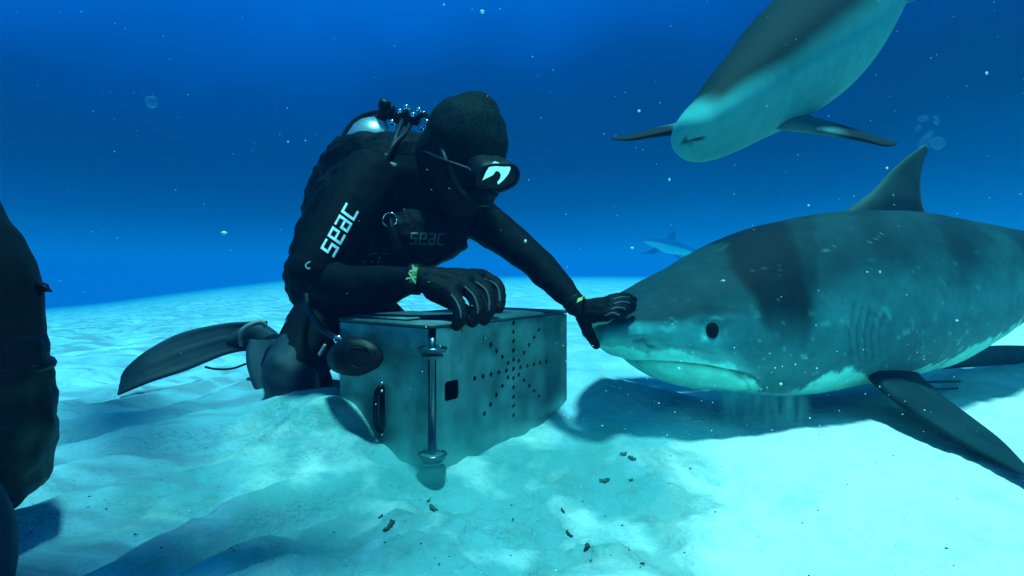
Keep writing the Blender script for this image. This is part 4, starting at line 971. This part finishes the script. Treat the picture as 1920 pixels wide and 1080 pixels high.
# ------------------------------------------------------------ drifting specks and bubbles
V = []; Fc = []; k = 0
rs = np.random.default_rng(5)
def speck(p, r):
    global k
    sc_ = rs.uniform(.6, 1.3, 3)
    for v in ICO_V[:12] if False else OCT_V: V.append(np.array(p)+np.array(v)*r*sc_)
    for f in OCT_F: Fc.append(tuple(i+k for i in f))
    k += len(OCT_V)
_b = bmesh.new(); bmesh.ops.create_icosphere(_b, subdivisions=1, radius=1); OCT_V = [v.co[:] for v in _b.verts]; OCT_F = [tuple(v.index for v in f.verts) for f in _b.faces]; _b.free()
for px, py, d, r in [(904, 22, 1.3, 4), (832, 9, 1.3, 2.5), (1198, 208, 1.4, 4), (420, 437, 1.3, 5), (1255, 337, 1.4, 2.5), (1516, 385, 1.4, 2), (1663, 315, 1.3, 2.5), (1794, 601, 1.3, 3),
                      (1273, 691, 1.2, 3), (1356, 526, 1.2, 3), (1464, 720, 1.2, 3), (1530, 610, 1.2, 1.5), (1185, 465, 1.3, 3), (985, 452, 1.3, 3), (1650, 510, 1.3, 2.5), (1626, 510, 1.3, 2), (1700, 553, 1.3, 1.5), (1850, 137, 1.4, 2.5), (540, 266, 1.3, 2), (716, 733, 1.2, 2.5)]:
    speck(P(px, py, d), r*d/F)
for _ in range(330):
    d = rs.uniform(.5, 3.0); speck(P(rs.uniform(-50, 1970), rs.uniform(-50, 1000), d), rs.uniform(.4, 1.2)/F*min(d, 2))
for _ in range(80):
    d = rs.uniform(1.2, 1.6); speck(P(rs.uniform(1050, 1750), rs.uniform(640, 820), d), rs.uniform(.5, 1.6)/F*d)
o = link('drifting_specks', mesh(V, Fc), M['speck']); tag(o, 'fine pale specks drifting in the water', 'particles', kind='stuff')
bm = bmesh.new(); bmesh.ops.create_icosphere(bm, subdivisions=3, radius=1); bme = from_bm(bm, 'bubble')
for v in bme.vertices: v.co += v.co*noise.noise(v.co*1.5)*.25; v.co.z *= .6
BU = [(1732, 222, 9, 'topmost left bubble in the cluster over the big shark\'s back fin'), (1756, 226, 9, 'topmost right bubble in the cluster over the big shark\'s back fin'),
      (1722, 240, 6, 'small bubble low on the left of the cluster'), (1745, 248, 5, 'tiny bubble in the middle of the cluster'), (1735, 266, 13, 'wide bubble touching the tip of the big shark\'s back fin'),
      (1760, 268, 12, 'wide bubble just right of the big shark\'s fin tip'), (284, 190, 12, 'single hazy bubble in open water at upper left')]
for i, (px, py, r, lab) in enumerate(BU):
    d = 4.5; o = link('bubble', bme, M['bubble'] if i == 0 else None); o.location = P(px, py, d); o.scale = (r*d/F,)*3; o.rotation_euler = (i*1.1, i*.7, i*.4)
    if i == 0: pass
    tag(o, lab, 'bubble', 'bubbles in the open water')

# ------------------------------------------------------------ cloud of stirred-up sand round the box and the diver's knees
bm = bmesh.new(); bmesh.ops.create_icosphere(bm, subdivisions=3, radius=1)
dc = link('sand_cloud', from_bm(bm), None); dc.location = (-.33, 1.47, .03); dc.scale = (1.0, .72, .115)
tag(dc, 'cloud of stirred-up sand drifting round the box', 'sand cloud', kind='stuff')
cm = bpy.data.materials.new('silt_cloud'); cm.use_nodes = True; ct = cm.node_tree; ct.nodes.clear()
co_ = N(ct, 'ShaderNodeOutputMaterial'); cv = N(ct, 'ShaderNodeVolumePrincipled'); cc = N(ct, 'ShaderNodeTexCoord')
ln_ = N(ct, 'ShaderNodeVectorMath', operation='LENGTH'); ct.links.new(cc.outputs['Object'], ln_.inputs[0])
cn = N(ct, 'ShaderNodeTexNoise'); cn.inputs['Scale'].default_value = 2.1; cn.inputs['Detail'].default_value = 4; cn.inputs['Distortion'].default_value = .6
ct.links.new(cc.outputs['Object'], cn.inputs['Vector'])
m1 = N(ct, 'ShaderNodeMapRange'); m1.inputs[1].default_value = .45; m1.inputs[2].default_value = .72; ct.links.new(cn.outputs[0], m1.inputs[0])
m2 = N(ct, 'ShaderNodeMapRange'); m2.inputs[1].default_value = 1.0; m2.inputs[2].default_value = .45; ct.links.new(ln_.outputs['Value'], m2.inputs[0])
m3 = N(ct, 'ShaderNodeMath', operation='MULTIPLY'); ct.links.new(m1.outputs[0], m3.inputs[0]); ct.links.new(m2.outputs[0], m3.inputs[1])
m4 = N(ct, 'ShaderNodeMath', operation='MULTIPLY'); m4.inputs[1].default_value = 4.2; ct.links.new(m3.outputs[0], m4.inputs[0])
ct.links.new(m4.outputs[0], cv.inputs['Density']); cv.inputs['Color'].default_value = (.10, .62, .60, 1)
ct.links.new(cv.outputs[0], co_.inputs['Volume']); dc.data.materials.append(cm)

bm = bmesh.new(); bmesh.ops.create_icosphere(bm, subdivisions=3, radius=1)
fs_ = link('falling_sand', from_bm(bm), None); fs_.location = P(1430, 762, 1.66); fs_.scale = (.14, .06, .10)
tag(fs_, 'veils of sand trickling down under the big shark\'s jaw', 'falling sand', kind='stuff')
fm = cm.copy(); fm.name = 'trickling_sand'; fs_.data.materials.append(fm)
for nd in fm.node_tree.nodes:
    if nd.type == 'PRINCIPLED_VOLUME': nd.inputs['Color'].default_value = (.25, .85, .8, 1)
    if nd.type == 'TEX_NOISE':
        mq = fm.node_tree.nodes.new('ShaderNodeMapping'); mq.inputs['Scale'].default_value = (1.6, 1, .25)
        src_ = nd.inputs['Vector'].links[0].from_socket; fm.node_tree.links.new(src_, mq.inputs[0]); fm.node_tree.links.new(mq.outputs[0], nd.inputs['Vector'])
    if nd.type == 'MATH' and nd.inputs[1].default_value > 4: nd.inputs[1].default_value = 40

# ------------------------------------------------------------ the water itself (haze box)
bm = bmesh.new(); bmesh.ops.create_cube(bm, size=1)
me = from_bm(bm, 'haze'); hz_ = link('haze', me, None, smooth=False)
hz_.scale = (520, 200, 60); hz_.location = (0, 96, -27)     # top at z = 3, bottom below the far slope
hm = bpy.data.materials.new('sea_haze'); hm.use_nodes = True; ht = hm.node_tree; ht.nodes.clear()
ho = N(ht, 'ShaderNodeOutputMaterial'); pv = N(ht, 'ShaderNodeVolumePrincipled')
pv.inputs['Color'].default_value = (.003, .098, .28, 1); pv.inputs['Absorption Color'].default_value = (0, .42, .58, 1)
pv.inputs['Density'].default_value = .043; pv.inputs['Anisotropy'].default_value = .2
ht.links.new(pv.outputs[0], ho.inputs['Volume']); hz_.data.materials.append(hm)
tag(hz_, 'blue haze of the sea water', 'haze', kind='stuff')
